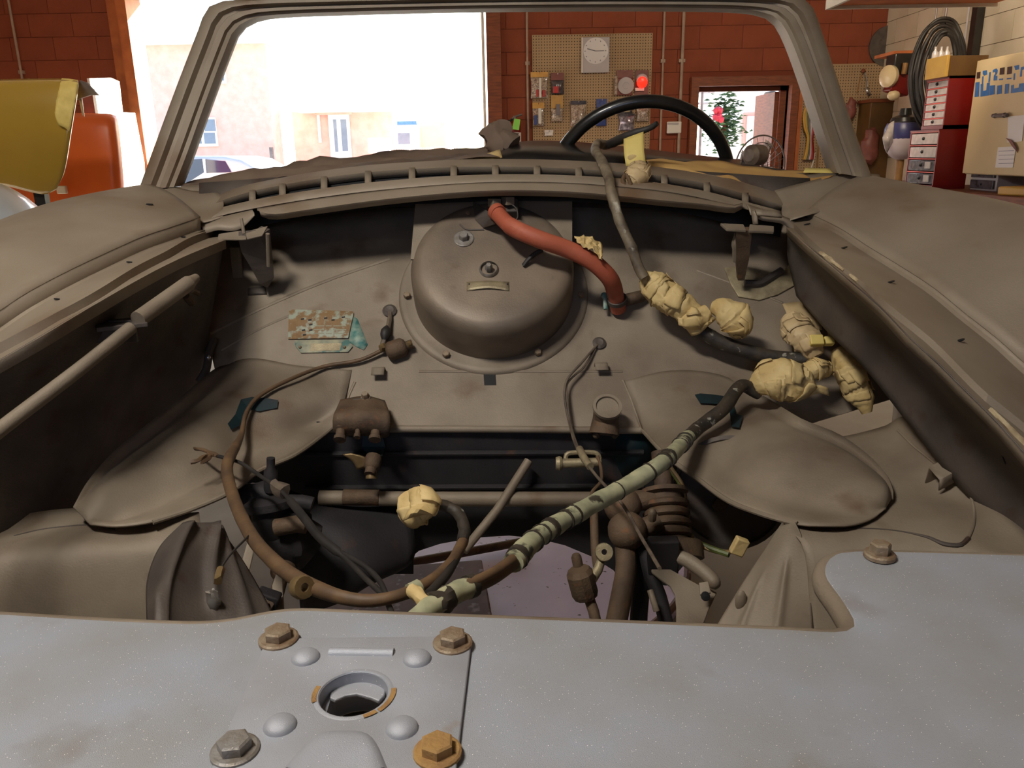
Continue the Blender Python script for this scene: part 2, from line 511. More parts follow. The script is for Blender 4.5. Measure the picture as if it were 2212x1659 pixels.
# back wall: mortar core with openings, then the painted blocks as pieces of their own
core = MB()
def wbox(x0, x1, z0, z1, y0=YW + 0.008, y1=YW + 0.25):
    core.box(((x0 + x1) / 2, (y0 + y1) / 2, (z0 + z1) / 2), (x1 - x0, y1 - y0, z1 - z0))
wbox(XL, gd_l, 0, ZC); wbox(gd_l, gd_r, GD_TOP, ZC); wbox(gd_r, dr_l, 0, ZC); wbox(dr_l, dr_r, dr_top, ZC); wbox(dr_r, XR + 0.2, 0, ZC)
wall_back = struct('wall_back', core, 'mortar_brown', 'brown painted block wall with garage door opening', smooth=0)
BLK = {}
def block(parent, x0, x1, z0, z1, m, along='x', face=YW):
    w, h = round(x1 - x0, 3), round(z1 - z0, 3)
    key = (w, h, m, along)
    c = V(((x0 + x1) / 2, face + 0.05, (z0 + z1) / 2 - h / 2)) if along == 'x' else V((face + 0.05, (x0 + x1) / 2, (z0 + z1) / 2 - h / 2))
    if key not in BLK:
        size = (w - 0.005, 0.1, h - 0.005) if along == 'x' else (0.1, w - 0.005, h - 0.005)
        BLK[key] = obj('block', MB().box(c + V((0, 0, h / 2)), size), m, parent, smooth=0)
        return BLK[key]
    return share(BLK[key], 'block', c + V((0, 0, 0.0025)), parent)
bw, bh = 0.40, 0.20
rowi = 0
z = 0.8
while z < ZC - 0.02:
    x = XL - (0.2 if rowi % 2 else 0.0)
    while x < XR:
        a, b = max(x, XL), min(x + bw, XR)
        z1 = min(z + bh, ZC)
        segs = [(a, b)]
        def cut(segs, lo, hi):
            out = []
            for p, q in segs:
                if q <= lo or p >= hi: out.append((p, q)); continue
                if p < lo: out.append((p, lo))
                if q > hi: out.append((hi, q))
            return out
        if z < GD_TOP - 0.05: segs = cut(segs, gd_l, gd_r)
        if z < dr_top - 0.02: segs = cut(segs, dr_l - 0.07, dr_r + 0.07)
        vis = [(p, q) for p, q in segs if q - p > 0.04]
        for p, q in vis:
            if (q < -2.0 and z > 1.5) or (q > gd_r - 0.1 and z > 1.0):
                block(wall_back, p, q, z, z1, 'block_brown')
        x += bw
    z += bh
    rowi += 1
# right wall of white blocks
wall_right = struct('wall_right', MB().box((XR + 0.058, 1.9, ZC / 2), (0.2, 12.2, ZC)), 'mortar_white', 'white painted block wall', smooth=0)
rowi, z = 0, 0.8
while z < ZC - 0.02:
    y = 4.4 - (0.2 if rowi % 2 else 0.0)
    while y < YW - 0.03:
        q = min(y + bw, YW - 0.005)
        if q - y > 0.05:
            block(wall_right, y, q, z, min(z + bh, ZC), 'block_white', 'y', XR - 0.05)
        y += bw
    z += bh; rowi += 1
# garage door jambs and side door frame
jm = MB().box((gd_l + 0.02, YW - 0.02, GD_TOP / 2), (0.09, 0.32, GD_TOP)).box((gd_l - 0.10, YW - 0.04, GD_TOP / 2), (0.12, 0.05, GD_TOP))
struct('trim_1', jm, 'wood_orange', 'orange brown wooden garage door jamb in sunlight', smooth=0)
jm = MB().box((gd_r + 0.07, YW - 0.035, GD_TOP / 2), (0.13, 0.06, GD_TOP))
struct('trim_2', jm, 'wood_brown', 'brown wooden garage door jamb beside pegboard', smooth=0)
tr = MB().tube([(gd_r - 0.03, YW - 0.04, 0), (gd_r - 0.03, YW - 0.04, GD_TOP)], 0.014, 8)
struct('trim_3', tr, 'white_trim', 'pale vertical door track at the jamb')
df = MB()
df.box((dr_l - 0.035, YW + 0.02, dr_top / 2), (0.07, 0.22, dr_top)).box((dr_r + 0.035, YW + 0.02, dr_top / 2), (0.07, 0.22, dr_top))
df.box(((dr_l + dr_r) / 2, YW + 0.02, dr_top + 0.04), (dr_r - dr_l + 0.14, 0.22, 0.08))
df.box((dr_r - 0.03, YW + 0.09, dr_top / 2), (0.06, 0.05, dr_top)).box(((dr_l + dr_r) / 2, YW + 0.09, dr_top - 0.02), (dr_r - dr_l, 0.05, 0.04))
struct('door_1', df, 'wood_brown', 'brown wooden frame of the open side door', smooth=0)
st = MB().box((dr_r + 0.10, YW - 0.04, (dr_top + 0.05) / 2), (0.035, 0.05, dr_top + 0.05))
struct('trim_4', st, 'wood_orange', smooth=0)
dl = MB().box((dr_r - 0.075, YW + 0.42, dr_top / 2 - 0.02), (0.04, 0.62, dr_top - 0.06))
struct('door_2', dl, 'wood_brown', 'open side door leaf seen edge on', smooth=0)
# ================================================================ car body
car = thing('car_body', 'sandblasted bare steel car body shell with open engine bay', 'car', (0, 1.0, 0.0))
def ext(pts):                       # add a third coordinate by linear interpolation over the first coordinate is done by caller
    return pts
def lerpx(tab, x):
    for (a, va), (b, vb) in zip(tab, tab[1:]):
        if (a <= x <= b) or (b <= x <= a):
            return va + (vb - va) * (x - a) / (b - a)
    return tab[0][1] if abs(x - tab[0][0]) < abs(x - tab[-1][0]) else tab[-1][1]
def rowX(pts, tab): return [PX(px, py, lerpx(tab, px)) for px, py in pts]
def dz(row, d, dx=0.0, dy=0.0): return [p + V((dx, dy, d)) for p in row]
def pxshift(pts, a, b): return [(x + a, y + b) for x, y in pts]
# --- left fender
Lc = rowX([(300, 408), (250, 415), (200, 424), (100, 446), (0, 480), (-150, 545), (-380, 680)], [(300, -0.74), (0, -0.82), (-380, -0.86)])
gl = [(433, 470), (374, 490), (309, 512), (228, 548), (146, 587), (65, 630), (0, 672), (-130, 760), (-330, 900)]
Ltab = [(433, -0.53), (0, -0.645), (-330, -0.70)]
L1 = rowX(gl, Ltab)
def zat(pts, row, px):                     # height along a built row, looked up by pixel column
    return lerpx([(p[0], q.z) for p, q in zip(pts, row)], px)
L1b = dz(L1, -0.020, -0.002)
L1c = dz(L1, -0.0215, 0.003)
le = [(460, 495), (407, 515), (358, 543), (293, 576), (195, 636), (98, 688), (0, 740), (-130, 815), (-330, 950)]
L2 = [PZ(a, b, zat(gl, L1c, a) - 0.002) for a, b in le]
L2b = dz(L2, -0.012, 0.0008)
lp = [(485, 508), (469, 514), (391, 546), (309, 587), (195, 652), (98, 710), (0, 766), (-130, 840), (-330, 975)]
L3 = [PZ(a, b, zat(le, L2b, a) + 0.001) for a, b in lp]
L4 = [PZ(a + 3, b + 10, zat(le, L2b, a)) for a, b in lp]
cr = crom(Lc, 12); g1 = crom(L1, 12)
mid1 = [a.lerp(b, 0.35) + V((0, 0, 0.020)) for a, b in zip(cr, g1)]
mid2 = [a.lerp(b, 0.7) + V((0, 0, 0.016)) for a, b in zip(cr, g1)]
fl = MB().loft([dz(cr, -0.55, -0.10), dz(cr, -0.25, -0.09), dz(cr, -0.07, -0.055), cr, mid1, mid2, L1], 40, 40)
fender_l = obj('fender', fl, 'steel_fender', car, solid=0.0015, smooth=60)
ll = MB().loft([L1, L1b, L1c, [a.lerp(b, .5) for a, b in zip(crom(L1c, 12), crom(L2, 12))], L2, L2b, L3, L4, dz(L4, -0.015, -0.001)], 40)
ledge_l = obj('hood_gutter', ll, 'steel_fender', car, smooth=30, solid=0.0012)
# --- right fender
Rc = rowX([(1885, 385), (1960, 398), (2050, 414), (2130, 429), (2212, 447), (2400, 500), (2700, 620)], [(1885, 0.735), (2212, 0.82), (2700, 0.86)])
gr = [(1740, 458), (1811, 492), (1877, 534), (1944, 575), (2016, 622), (2085, 678), (2155, 733), (2210, 783), (2330, 890), (2520, 1060)]
Rtab = [(1740, 0.53), (2210, 0.645), (2520, 0.70)]
R1 = rowX(gr, Rtab)
R1b = dz(R1, -0.006, -0.0015)
R1c = dz(R1, -0.008, -0.006)
re_ = [(1708, 476), (1777, 540), (1866, 612), (1933, 668), (1999, 720), (2033, 751), (2127, 845), (2210, 912), (2330, 1020), (2520, 1200)]
R2 = [PZ(a, b, zat(gr, R1c, a + 40) - 0.004) for a, b in re_]
R2b = dz(R2, -0.009, -0.001)
rp = [(1703, 482), (1766, 545), (1845, 606), (1915, 672), (1985, 732), (2020, 766), (2110, 858), (2195, 945), (2320, 1060), (2510, 1240)]
R3 = [PZ(a, b, zat(re_, R2b, a) + 0.002) for a, b in rp]
ro = [(1698, 492), (1744, 533), (1816, 594), (1894, 661), (1960, 730), (2010, 774), (2071, 835), (2144, 907), (2212, 985), (2320, 1105), (2500, 1290)]
R4 = [PZ(a, b, zat(rp, R3, a)) for a, b in ro]
cr2 = crom(Rc, 12); g2 = crom(R1, 12)
mid1 = [a.lerp(b, 0.35) + V((0, 0, 0.018)) for a, b in zip(cr2, g2)]
mid2 = [a.lerp(b, 0.7) + V((0, 0, 0.014)) for a, b in zip(cr2, g2)]
fr = MB().loft([dz(cr2, -0.55, 0.10), dz(cr2, -0.25, 0.09), dz(cr2, -0.07, 0.055), cr2, mid1, mid2, R1], 40, 40)
fender_r = obj('fender', fr, 'steel_fender', car, solid=0.0015, smooth=60)
lr = MB().loft([R1, R1b, R1c, [a.lerp(b, .5) for a, b in zip(crom(R1c, 12), crom(R2, 12))], R2, R2b, R3, R4, dz(R4, -0.012, 0.002)], 44)
ledge_r = obj('hood_gutter', lr, 'steel_fender', car, smooth=30, solid=0.0012)
# sealant beads left in the right gutter
def bead(a, b, seed):
    pts = [p + V((0.0, 0, 0.003)) for p in crom(R3, 120)[a:b]]
    rs = [0.0022 + 0.003 * abs(noise.noise(V((i * 0.6, seed, 0)))) for i in range(len(pts))]
    o = obj('sealant', MB().tube(pts, rs, 8, jit=0.4, seed=seed), 'sealant', ledge_r)
    o['label'] = 'crumbly pale sealant in the gutter'
bead(42, 52, 1); bead(53, 57, 4); bead(92, 110, 2)
# clip holes along both ledges and the slot on the left fender
def slot(parent, p, d, n, L, w):
    d, n = V(d).normalized(), V(n).normalized()
    t = n.cross(d)
    pts = [V(p) + n * 0.0008 + d * (math.cos(a) * L) + t * (math.sin(a) * w) for a in [2 * math.pi * i / 12 for i in range(12)]]
    return obj('clip_hole', MB().prism(pts, n * -0.0012), 'black', parent)
for (px, py) in [(395, 513), (280, 568), (124, 648)]:
    p = onmesh([ledge_l], px, py, .0012) or PX(px, py, lerpx(Ltab, px) + 0.027)
    slot(ledge_l, p, (0.4, -0.3, 0), (0.2, -0.15, 1), 0.007, 0.0026)
for (px, py) in [(1743, 486), (1822, 537), (1923, 611), (2073, 737)]:
    p = onmesh([ledge_r], px, py, .0012) or PX(px, py, lerpx(Rtab, px) - 0.024)
    slot(ledge_r, p, (0.5, 0.2, 0.1), (-0.2, -0.15, 1), 0.007, 0.0024)
p = onmesh([fender_l], 317, 443, .001) or PX(317, 443, -0.655)
slot(fender_l, p, (1, -0.25, 0), (0, -0.2, 1), 0.013, 0.004)
# --- inner walls
wl = MB().loft([dz(L4, -0.002, -0.004),
                rowX([(478, 560), (440, 620), (330, 720), (180, 850), (0, 960), (-200, 1100), (-400, 1250)], [(478, -0.505), (0, -0.64), (-400, -0.72)]),
                rowX([(452, 720), (400, 790), (300, 900), (170, 1055), (0, 1165), (-200, 1330), (-400, 1480)], [(452, -0.525), (300, -0.60), (0, -0.655), (-400, -0.73)]),
                rowX([(440, 900), (360, 1000), (250, 1120), (120, 1250), (-40, 1380), (-240, 1560), (-420, 1700)], [(440, -0.56), (0, -0.67), (-420, -0.74)])], 30, 14)
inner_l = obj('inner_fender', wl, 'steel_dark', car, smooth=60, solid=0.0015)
wr = MB().loft([dz(R4, -0.002, 0.004),
                rowX([(1700, 525), (1760, 590), (1850, 680), (1940, 765), (2060, 880), (2212, 1040), (2400, 1240)], [(1700, 0.486), (2212, 0.593), (2400, 0.64)]),
                rowX([(1701, 556), (1745, 612), (1830, 694), (1945, 806), (2050, 944), (2212, 1120), (2400, 1330)], [(1701, 0.484), (1945, 0.540), (2212, 0.596), (2400, 0.645)]),
                rowX([(1720, 640), (1790, 720), (1870, 800), (1965, 920), (2060, 1040), (2212, 1210), (2400, 1420)], [(1720, 0.49), (1965, 0.548), (2212, 0.60), (2400, 0.65)])], 30, 14)
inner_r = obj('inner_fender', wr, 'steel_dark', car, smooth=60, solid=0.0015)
# stay tube along the left inner wall
tb = MB().tube(crom([PX(-160, 1058, -0.585), PX(0, 928, -0.566), PX(163, 804, -0.525), PX(283, 708, -0.493)], 14), 0.0085, 12)
obj('stay_tube', tb, 'steel', car)
tb = MB().tube(crom([PX(298, 690, -0.488), PX(407, 612, -0.458)], 6), 0.0110, 14)
tb.lathe([(0.0110, 0), (0.008, 0.008), (0.006, 0.02), (0.0001, 0.022)], PX(407, 612, -0.458), PX(407, 612, -0.458) - PX(298, 690, -0.488), 14)
obj('stay_sleeve', tb, 'steel', car)
mb = MB().box(PX(262, 700, -0.512), (0.06, 0.05, 0.006), Matrix.Rotation(0.5, 4, 'Z')).box(PX(246, 716, -0.525), (0.06, 0.005, 0.03))
obj('stay_bracket', mb, 'steel_dark', car, bevel=0.001)
mb = MB().tube([PX(402, 640, -0.49), PX(415, 655, -0.487)], 0.006, 8).tube([PX(415, 628, -0.482), PX(428, 634, -0.478)], 0.004, 8)
obj('stay_pin', mb, 'rust', car)
for q in [(100, 742, -0.597), (1, 905, -0.63)]:
    hexbolt(car, PX(*q), (1, -0.3, 0), 0.009, 0.008, 'steel_dark', washer=1.5)
for q in [(1795, 592, 0.512), (1925, 712, 0.545), (2165, 958, 0.594)]:
    hexbolt(car, PX(*q) + V((-0.004, 0, -0.004)), (-1, -0.35, 0.1), 0.0075, 0.009, 'bolt_dusty', washer=1.6)
# loose wire dangling at the right gutter
wire = MB().tube(crom([PX(2152, 925, 0.585), PX(2150, 960, 0.583), PX(2165, 985, 0.58), PX(2172, 1002, 0.578)], 12), 0.0009, 6)
obj('spring_clip', wire, 'wire_dark', car)
# --- firewall: inclined panel, upper upright and lower face
fo = poly([(440, 470), (700, 452), (1100, 446), (1500, 452), (1735, 470), (1745, 560), (1800, 690), (1905, 800), (1925, 862), (1740, 918), (1655, 870), (1560, 827), (1450, 817), (1362, 838),
           (1392, 927), (1100, 925), (840, 925), (738, 912), (750, 818), (640, 808), (540, 792), (466, 806), (445, 720)], lambda a, b: PS(a, b))
firewall = obj('firewall', MB().fill(fo), 'steel', car, smooth=0, solid=0.002)
fu = MB().loft([[P(430, 395, 1.62), P(1100, 352, 1.62), P(1750, 385, 1.62)], [PS(430, 470, -0.002), PS(1100, 446, -0.002), PS(1745, 470, -0.002)]], 16, 4)
obj('firewall_upper', fu, 'steel_dark', car, solid=0.002)  # cowl shade painted in: darker steel than the incline
YB = PS(1100, 925).y + 0.006
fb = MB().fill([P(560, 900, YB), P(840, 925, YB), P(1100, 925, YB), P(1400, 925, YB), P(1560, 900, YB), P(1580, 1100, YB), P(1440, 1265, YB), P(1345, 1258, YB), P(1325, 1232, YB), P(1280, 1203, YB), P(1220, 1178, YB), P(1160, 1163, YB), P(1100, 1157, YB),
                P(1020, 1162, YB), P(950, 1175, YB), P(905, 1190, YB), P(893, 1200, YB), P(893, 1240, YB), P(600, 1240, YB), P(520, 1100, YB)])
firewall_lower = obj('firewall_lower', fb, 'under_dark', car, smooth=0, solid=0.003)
# rolled edge where the incline meets the lower face
obj('firewall_edge', MB().tube(crom([PS(690, 927, -0.001), PS(1000, 927, -0.001), PS(1400, 930, -0.001)], 10), 0.006, 10), 'steel', car)
# pressed rib lines on the lower face
for py in (985, 1058):
    obj('pressed_rib', MB().tube([P(660, py - 4, YB - 0.002), P(1390, py - 8, YB - 0.002)], 0.005, 8), 'under_dark', firewall_lower)
# panel seams and creases on the incline
def crease(pts, r=0.003, m='steel', sink=0.4):
    return obj('pressed_crease', MB().tube(crom([PS(a, b, -r * sink) for a, b in pts], 16), r, 8), m, firewall)
crease([(455, 722), (560, 670), (700, 610), (842, 560)], 0.004)
crease([(478, 757), (560, 712), (640, 676)], 0.003)
crease([(1505, 585), (1600, 620), (1690, 655)], 0.003)
crease([(905, 803), (1345, 803)], 0.003)
crease([(1345, 822), (1362, 862), (1385, 925)], 0.003)
crease([(767, 826), (752, 860), (738, 905)], 0.003)
# small folded tabs on the incline
for q in [(820, 812), (1297, 802)]:
    a = PS(q[0], q[1] - 12, 0.0)
    t = MB().loft([[a + V((-0.011, 0, 0)), a + V((0.011, 0, 0))], [a + SN * 0.012 + V((-0.011, -0.002, 0)), a + SN * 0.012 + V((0.011, -0.002, 0))],
                   [a + SN * 0.016 + V((-0.011, -0.014, -0.012)), a + SN * 0.016 + V((0.011, -0.014, -0.012))]], 4, 8)
    obj('folded_tab', t, 'steel', firewall, solid=0.0015)
obj('drain_slot', MB().prism([PS(1044, 800, 0.0006), PS(1070, 800, 0.0006), PS(1072, 832, 0.0006), PS(1046, 832, 0.0006)], SN * -0.001), 'black', firewall)
# cut out slots in the two side panels (dark recesses with teal paint showing)
def recess(pts, off=0.0008, parent=None, m='teal'):
    o = obj('cutout', MB().prism([PS(a, b, off) for a, b in pts], SN * -0.001), m, parent or firewall)
def on_z0(pts, z): return [PZ(a, b, z) for a, b in pts]
# --- left and right aprons (pressed side panels)
def apron(cross, depth, m='steel', lift=0.006):
    rows = []
    k = len(cross)
    def pt(q, l):
        a, b, kind = q
        return PS(a, b, l) if kind == 'S' else PZ(a, b, kind)
    A = [pt(c[0], 0.0004) for c in cross]; B = [pt(c[1], lift) for c in cross]
    n = 40
    A, B = crom(A, n), crom(B, n)
    g = []
    M = 24
    for j in range(M):
        t = j / (M - 1)
        g.append([A[i].lerp(B[i], t) for i in range(n)])
    return g, n, M
def sheet(g, fn):
    M, n = len(g), len(g[0])
    out = MB()
    vs = []
    for j in range(M):
        for i in range(n):
            a = g[min(j + 1, M - 1)][i] - g[max(j - 1, 0)][i]
            b = g[j][min(i + 1, n - 1)] - g[j][max(i - 1, 0)]
            nn = a.cross(b)
            if nn.length < 1e-9: nn = V((0, 0, 1))
            nn.normalize()
            if nn.dot(CAM - g[j][i]) < 0: nn = -nn
            vs.append(g[j][i] + nn * fn(j / (M - 1), i / (n - 1)))
    fs = [(j * n + i, j * n + i + 1, (j + 1) * n + i + 1, (j + 1) * n + i) for j in range(M - 1) for i in range(n - 1)]
    return out.add(vs, fs)
def sm(a, b, x):
    t = max(0.0, min(1.0, (x - a) / (b - a)))
    return t * t * (3 - 2 * t)
cl = [((760, 800, 'S'), (735, 908, 'S')), ((640, 790, 'S'), (695, 942, .862)), ((540, 775, 'S'), (632, 986, .860)), ((470, 795, 'S'), (562, 1016, .860)),
      ((400, 850, .935), (500, 1062, .860)), ((325, 910, .918), (420, 1098, .860)), ((255, 965, .902), (330, 1128, .860)), ((195, 1030, .888), (255, 1138, .860)), ((158, 1095, .874), (195, 1134, .860))]
g, n, M = apron(cl, 0)
def relief_l(t, s):
    e = sm(0.0, 0.12, s) * (1 - sm(0.90, 1.0, s))
    trough = math.exp(-((t - 0.74) / 0.11) ** 2) * -0.016
    crown = math.exp(-((t - 0.42) / 0.20) ** 2) * 0.012
    top = math.exp(-((t - 0.10) / 0.07) ** 2) * -0.010 * sm(0.35, 0.6, s)
    return (trough + crown + top) * e
apron_l = obj('side_apron', sheet(g, relief_l), 'steel', car, solid=0.0025, smooth=70, offset=0)
cr_ = [((1350, 822, 'S'), (1388, 930, 'S')), ((1450, 800, 'S'), (1440, 985, .862)), ((1560, 810, 'S'), (1505, 1033, .860)), ((1650, 855, 'S'), (1575, 1083, .860)),
       ((1735, 905, .915), (1650, 1112, .862)), ((1810, 935, .900), (1722, 1132, .864)), ((1872, 978, .890), (1782, 1135, .868)), ((1912, 1020, .882), (1838, 1134, .868)), ((1927, 1055, .876), (1884, 1120, .868)), ((1928, 1075, .872), (1912, 1100, .868))]
g, n, M = apron(cr_, 0)
def relief_r(t, s):
    e = sm(0.25, 0.5, s) * (1 - sm(0.93, 1.0, s))
    return (math.exp(-((t - 0.45) / 0.25) ** 2) * 0.014 - math.exp(-((t - 0.80) / 0.09) ** 2) * 0.006 - math.exp(-((t - 0.08) / 0.06) ** 2) * 0.008) * e
apron_r = obj('side_apron', sheet(g, relief_r), 'steel', car, solid=0.0025, smooth=70)
def edge_tube(side, pts, r=0.0035):
    obj('rolled_edge', MB().tube(crom(pts, 30), r, 8), 'steel', side)
edge_tube(apron_l, [PS(735, 908, .005), PZ(695, 942, .862), PZ(632, 986, .860), PZ(562, 1016, .860), PZ(500, 1062, .860), PZ(420, 1098, .860), PZ(330, 1128, .860)])
edge_tube(apron_r, [PS(1388, 930, .005), PZ(1440, 985, .862), PZ(1505, 1033, .860), PZ(1575, 1083, .860), PZ(1650, 1112, .862), PZ(1722, 1132, .864)])
def cut_on(o, pts):
    q = [onmesh([o], a, b, 0.005, None) or PS(a, b, .01) for a, b in pts]
    return obj('cutout', MB().fill(q), 'teal', o, smooth=0)
cut_on(apron_l, [(520, 868), (545, 862), (575, 864), (600, 868), (598, 884), (560, 892), (538, 888), (522, 920), (495, 932), (488, 920), (505, 900)])
cut_on(apron_r, [(1500, 858), (1512, 855), (1535, 857), (1560, 860), (1580, 870), (1590, 900), (1606, 905), (1600, 930), (1582, 928), (1575, 895), (1560, 880), (1535, 877), (1512, 876)])
# --- wheel houses
whl = MB().loft([on_z0([(-260, 1150), (0, 1118), (150, 1098), (255, 1108), (340, 1110), (430, 1106)], .852),
                 on_z0([(-260, 1178), (0, 1146), (150, 1128), (255, 1138), (340, 1142), (430, 1140)], .846),
                 [P(-260, 1240, .83), P(0, 1205, .852), P(150, 1190, .872), P(250, 1188, .886), P(320, 1188, .895), P(400, 1188, .905)],
                 [P(-260, 1430, .80), P(0, 1420, .815), P(150, 1420, .83), P(250, 1420, .84), P(330, 1430, .85), P(400, 1430, .86)],
                 [P(-260, 1600, .78), P(0, 1600, .79), P(150, 1600, .80), P(250, 1600, .81), P(330, 1600, .82), P(400, 1600, .83)]], 30, 24)
wheelhouse_l = obj('wheel_house', whl, 'steel', car, solid=0.002, smooth=70)
def ridge(p, t, s):
    return p
whr = MB().loft([[PZ(1650, 925, .872), PZ(1790, 945, .872), PZ(1905, 922, .886), PX(1960, 900, .575), PX(2060, 985, .595), PX(2212, 1130, .625), PX(2400, 1330, .665)],
                 [PZ(1650, 950, .868), PZ(1790, 985, .868), PZ(1920, 1010, .868), PZ(2010, 1040, .868), PZ(2100, 1090, .868), PZ(2212, 1170, .868), PZ(2400, 1360, .868)],
                 [PZ(1640, 1060, .862), PZ(1780, 1105, .862), PZ(1900, 1110, .862), PZ(2000, 1120, .862), PZ(2100, 1150, .862), PZ(2212, 1210, .862), PZ(2400, 1390, .862)],
                 [PZ(1690, 1125, .858), PZ(1790, 1145, .858), PZ(1890, 1155, .858), PZ(2000, 1165, .858), PZ(2100, 1190, .858), PZ(2212, 1240, .858), PZ(2400, 1410, .858)],
                 [P(1738, 1190, .845), P(1800, 1196, .838), P(1890, 1206, .83), P(2000, 1216, .82), P(2100, 1236, .80), P(2212, 1286, .77), P(2400, 1450, .68)],
                 [P(1752, 1420, .80), P(1800, 1420, .795), P(1880, 1420, .79), P(2000, 1420, .78), P(2100, 1420, .77), P(2212, 1450, .74), P(2400, 1550, .66)]], 36, 30)
wheelhouse_r = obj('wheel_house', whr, 'steel', car, solid=0.002, smooth=70)
def on_z(pts, z): return [PZ(a, b, z) for a, b in pts]
def lie(os_, pts, off, z): return [onmesh(os_, a, b, off) or PZ(a, b, z) for a, b in pts]
obj('panel_seam', MB().tube(crom(lie([wheelhouse_r], [(1775, 1148), (1850, 1142), (1930, 1146), (2000, 1160), (2040, 1176), (2075, 1178), (2092, 1164)], .0005, .8655), 40), [0.0008 + 0.0022 * sm(.5, .85, i / 39) for i in range(40)], 8), 'steel_dark', wheelhouse_r)
obj('panel_seam', MB().tube(crom(lie([wheelhouse_r], [(2092, 1164), (2103, 1135), (2104, 1100), (2096, 1072), (2078, 1046)], .0005, .8655), 30), 0.0018, 8), 'steel', wheelhouse_r)
obj('panel_seam', MB().tube(crom(lie([wheelhouse_r], [(1940, 930), (1975, 965), (2000, 985), (2022, 1003)], .0005, .88), 16), 0.0016, 8), 'steel', wheelhouse_r)
obj('panel_seam', MB().tube(crom(lie([wheelhouse_l], [(30, 1158), (80, 1146), (120, 1140), (200, 1134), (248, 1144)], .0002, .85), 24), 0.0012, 8), 'steel_dark', wheelhouse_l)
# folded bracket on the right wheel house
A, B = onmesh([wheelhouse_r], 2022, 1066, 0.0) or PZ(2022, 1066, .866), onmesh([wheelhouse_r], 2066, 1042, 0.0) or PZ(2066, 1042, .866)
up = V((0, 0, 0.026))
mb = MB().loft([[A + V((0, .030, 0)), B + V((0, .030, 0))], [A + up + V((0, .026, 0)), B + up + V((0, .026, 0))], [A + up * .8 + V((0, -0.004, 0)), B + up * .8 + V((0, -0.004, 0))],
                [A + up * .25 + V((0, -0.006, 0)), B + up * .25 + V((0, -0.006, 0))]], 5)
obj('folded_bracket', mb, 'steel', wheelhouse_r, solid=0.002, smooth=25)
# sloping arch panel below the right apron
def grid(rows, n, m):
    g = [crom(r, n) for r in rows]
    cols = [crom([row[i] for row in g], m) for i in range(n)]
    return [[cols[i][j] for i in range(n)] for j in range(m)]
g = grid([[P(1716, 1128, .872), P(1730, 1155, .862), P(1742, 1200, .85), P(1752, 1300, .82), P(1760, 1440, .79)],
          [P(1700, 1132, .880), P(1692, 1165, .872), P(1680, 1220, .855), P(1665, 1320, .825), P(1650, 1440, .79)],
          [P(1684, 1136, .89), P(1655, 1182, .885), P(1610, 1250, .87), P(1555, 1340, .845), P(1500, 1440, .815)]], 36, 40)
arch_r = obj('arch_panel', sheet(g, lambda t, s: 0.004 * math.exp(-((t - .35) / .05) ** 2) * sm(.2, .4, s) + 0.003 * math.exp(-((t - .72) / .04) ** 2) * sm(.3, .5, s)), 'steel', car, solid=0.002, smooth=70)
obj('clip', MB().sphere(onmesh([arch_r], 1603, 1300, .004) or P(1603, 1300, .828), 0.012, 10, 6, (0.6, 0.4, 1.2)), 'steel', arch_r)
# arch tower below the left apron
g = grid([[P(322, 1420, .765), P(316, 1330, .80), P(318, 1250, .845), P(345, 1180, .885), P(395, 1128, .915)],
          [P(370, 1420, .74), P(365, 1330, .775), P(372, 1250, .82), P(395, 1180, .87), P(420, 1122, .92)],
          [P(460, 1420, .78), P(450, 1330, .82), P(440, 1250, .865), P(440, 1180, .905), P(440, 1122, .935)],
          [P(540, 1420, .79), P(525, 1340, .83), P(505, 1260, .88), P(480, 1190, .925), P(462, 1130, .95)],
          [P(615, 1420, .81), P(590, 1330, .86), P(555, 1260, .91), P(515, 1195, .955), P(480, 1146, .975)]], 36, 48)
def tower(t, s):
    return 0.008 * math.exp(-((t - .16) / .035) ** 2) * (1 - sm(.35, .5, s)) + 0.010 * math.exp(-((t - .62) / .05) ** 2) * sm(.25, .4, s) - 0.010 * math.exp(-((t - .36) / .14) ** 2) + .006 * math.exp(-((t - .82) / .04) ** 2)
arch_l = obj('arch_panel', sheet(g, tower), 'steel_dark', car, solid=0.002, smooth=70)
obj('clip', MB().sphere(onmesh([arch_l], 463, 1300, .006) or P(463, 1300, .826), 0.009, 12, 8, (1, 0.5, 1.5), jit=0.5), 'bolt_grey', arch_l)
# --- front slam panel with notch
ZP = 0.97
fp = [(-700, 1290), (-300, 1312), (0, 1326), (200, 1338), (330, 1344), (430, 1346), (500, 1340), (560, 1328), (610, 1320), (660, 1318), (760, 1322), (1060, 1333), (1400, 1346), (1700, 1359), (1800, 1364),
      (1832, 1360), (1846, 1350), (1842, 1334), (1815, 1290), (1786, 1250), (1782, 1228), (1792, 1206), (1815, 1194), (1860, 1190), (2000, 1193), (2212, 1199), (2500, 1206)]
outer = [PZ(a, b, ZP) for a, b in fp]
outer = crom(outer, 140)
outer += [V((0.66, 0.50, ZP)), V((0.68, 0.30, ZP)), V((0.66, 0.17, ZP)), V((0.3, 0.13, ZP)), V((-0.3, 0.13, ZP)), V((-0.66, 0.17, ZP)), V((-0.68, 0.3, ZP))]
HC = PZ(766, 1497, ZP)
hole = [HC + V((math.cos(a) * 0.032, math.sin(a) * 0.032, 0)) for a in [2 * math.pi * i / 32 for i in range(32)]]
front_panel = obj('slam_panel', MB().fill(outer, [hole]), 'steel_front', car, smooth=35, solid=0.022, bevel=0.008, bseg=4)
lip_pts = [p + V((0, 0.001, -0.0095)) for p in outer[:140]]
obj('rolled_lip', MB().tube(lip_pts, 0.009, 12), 'steel', front_panel, smooth=60)
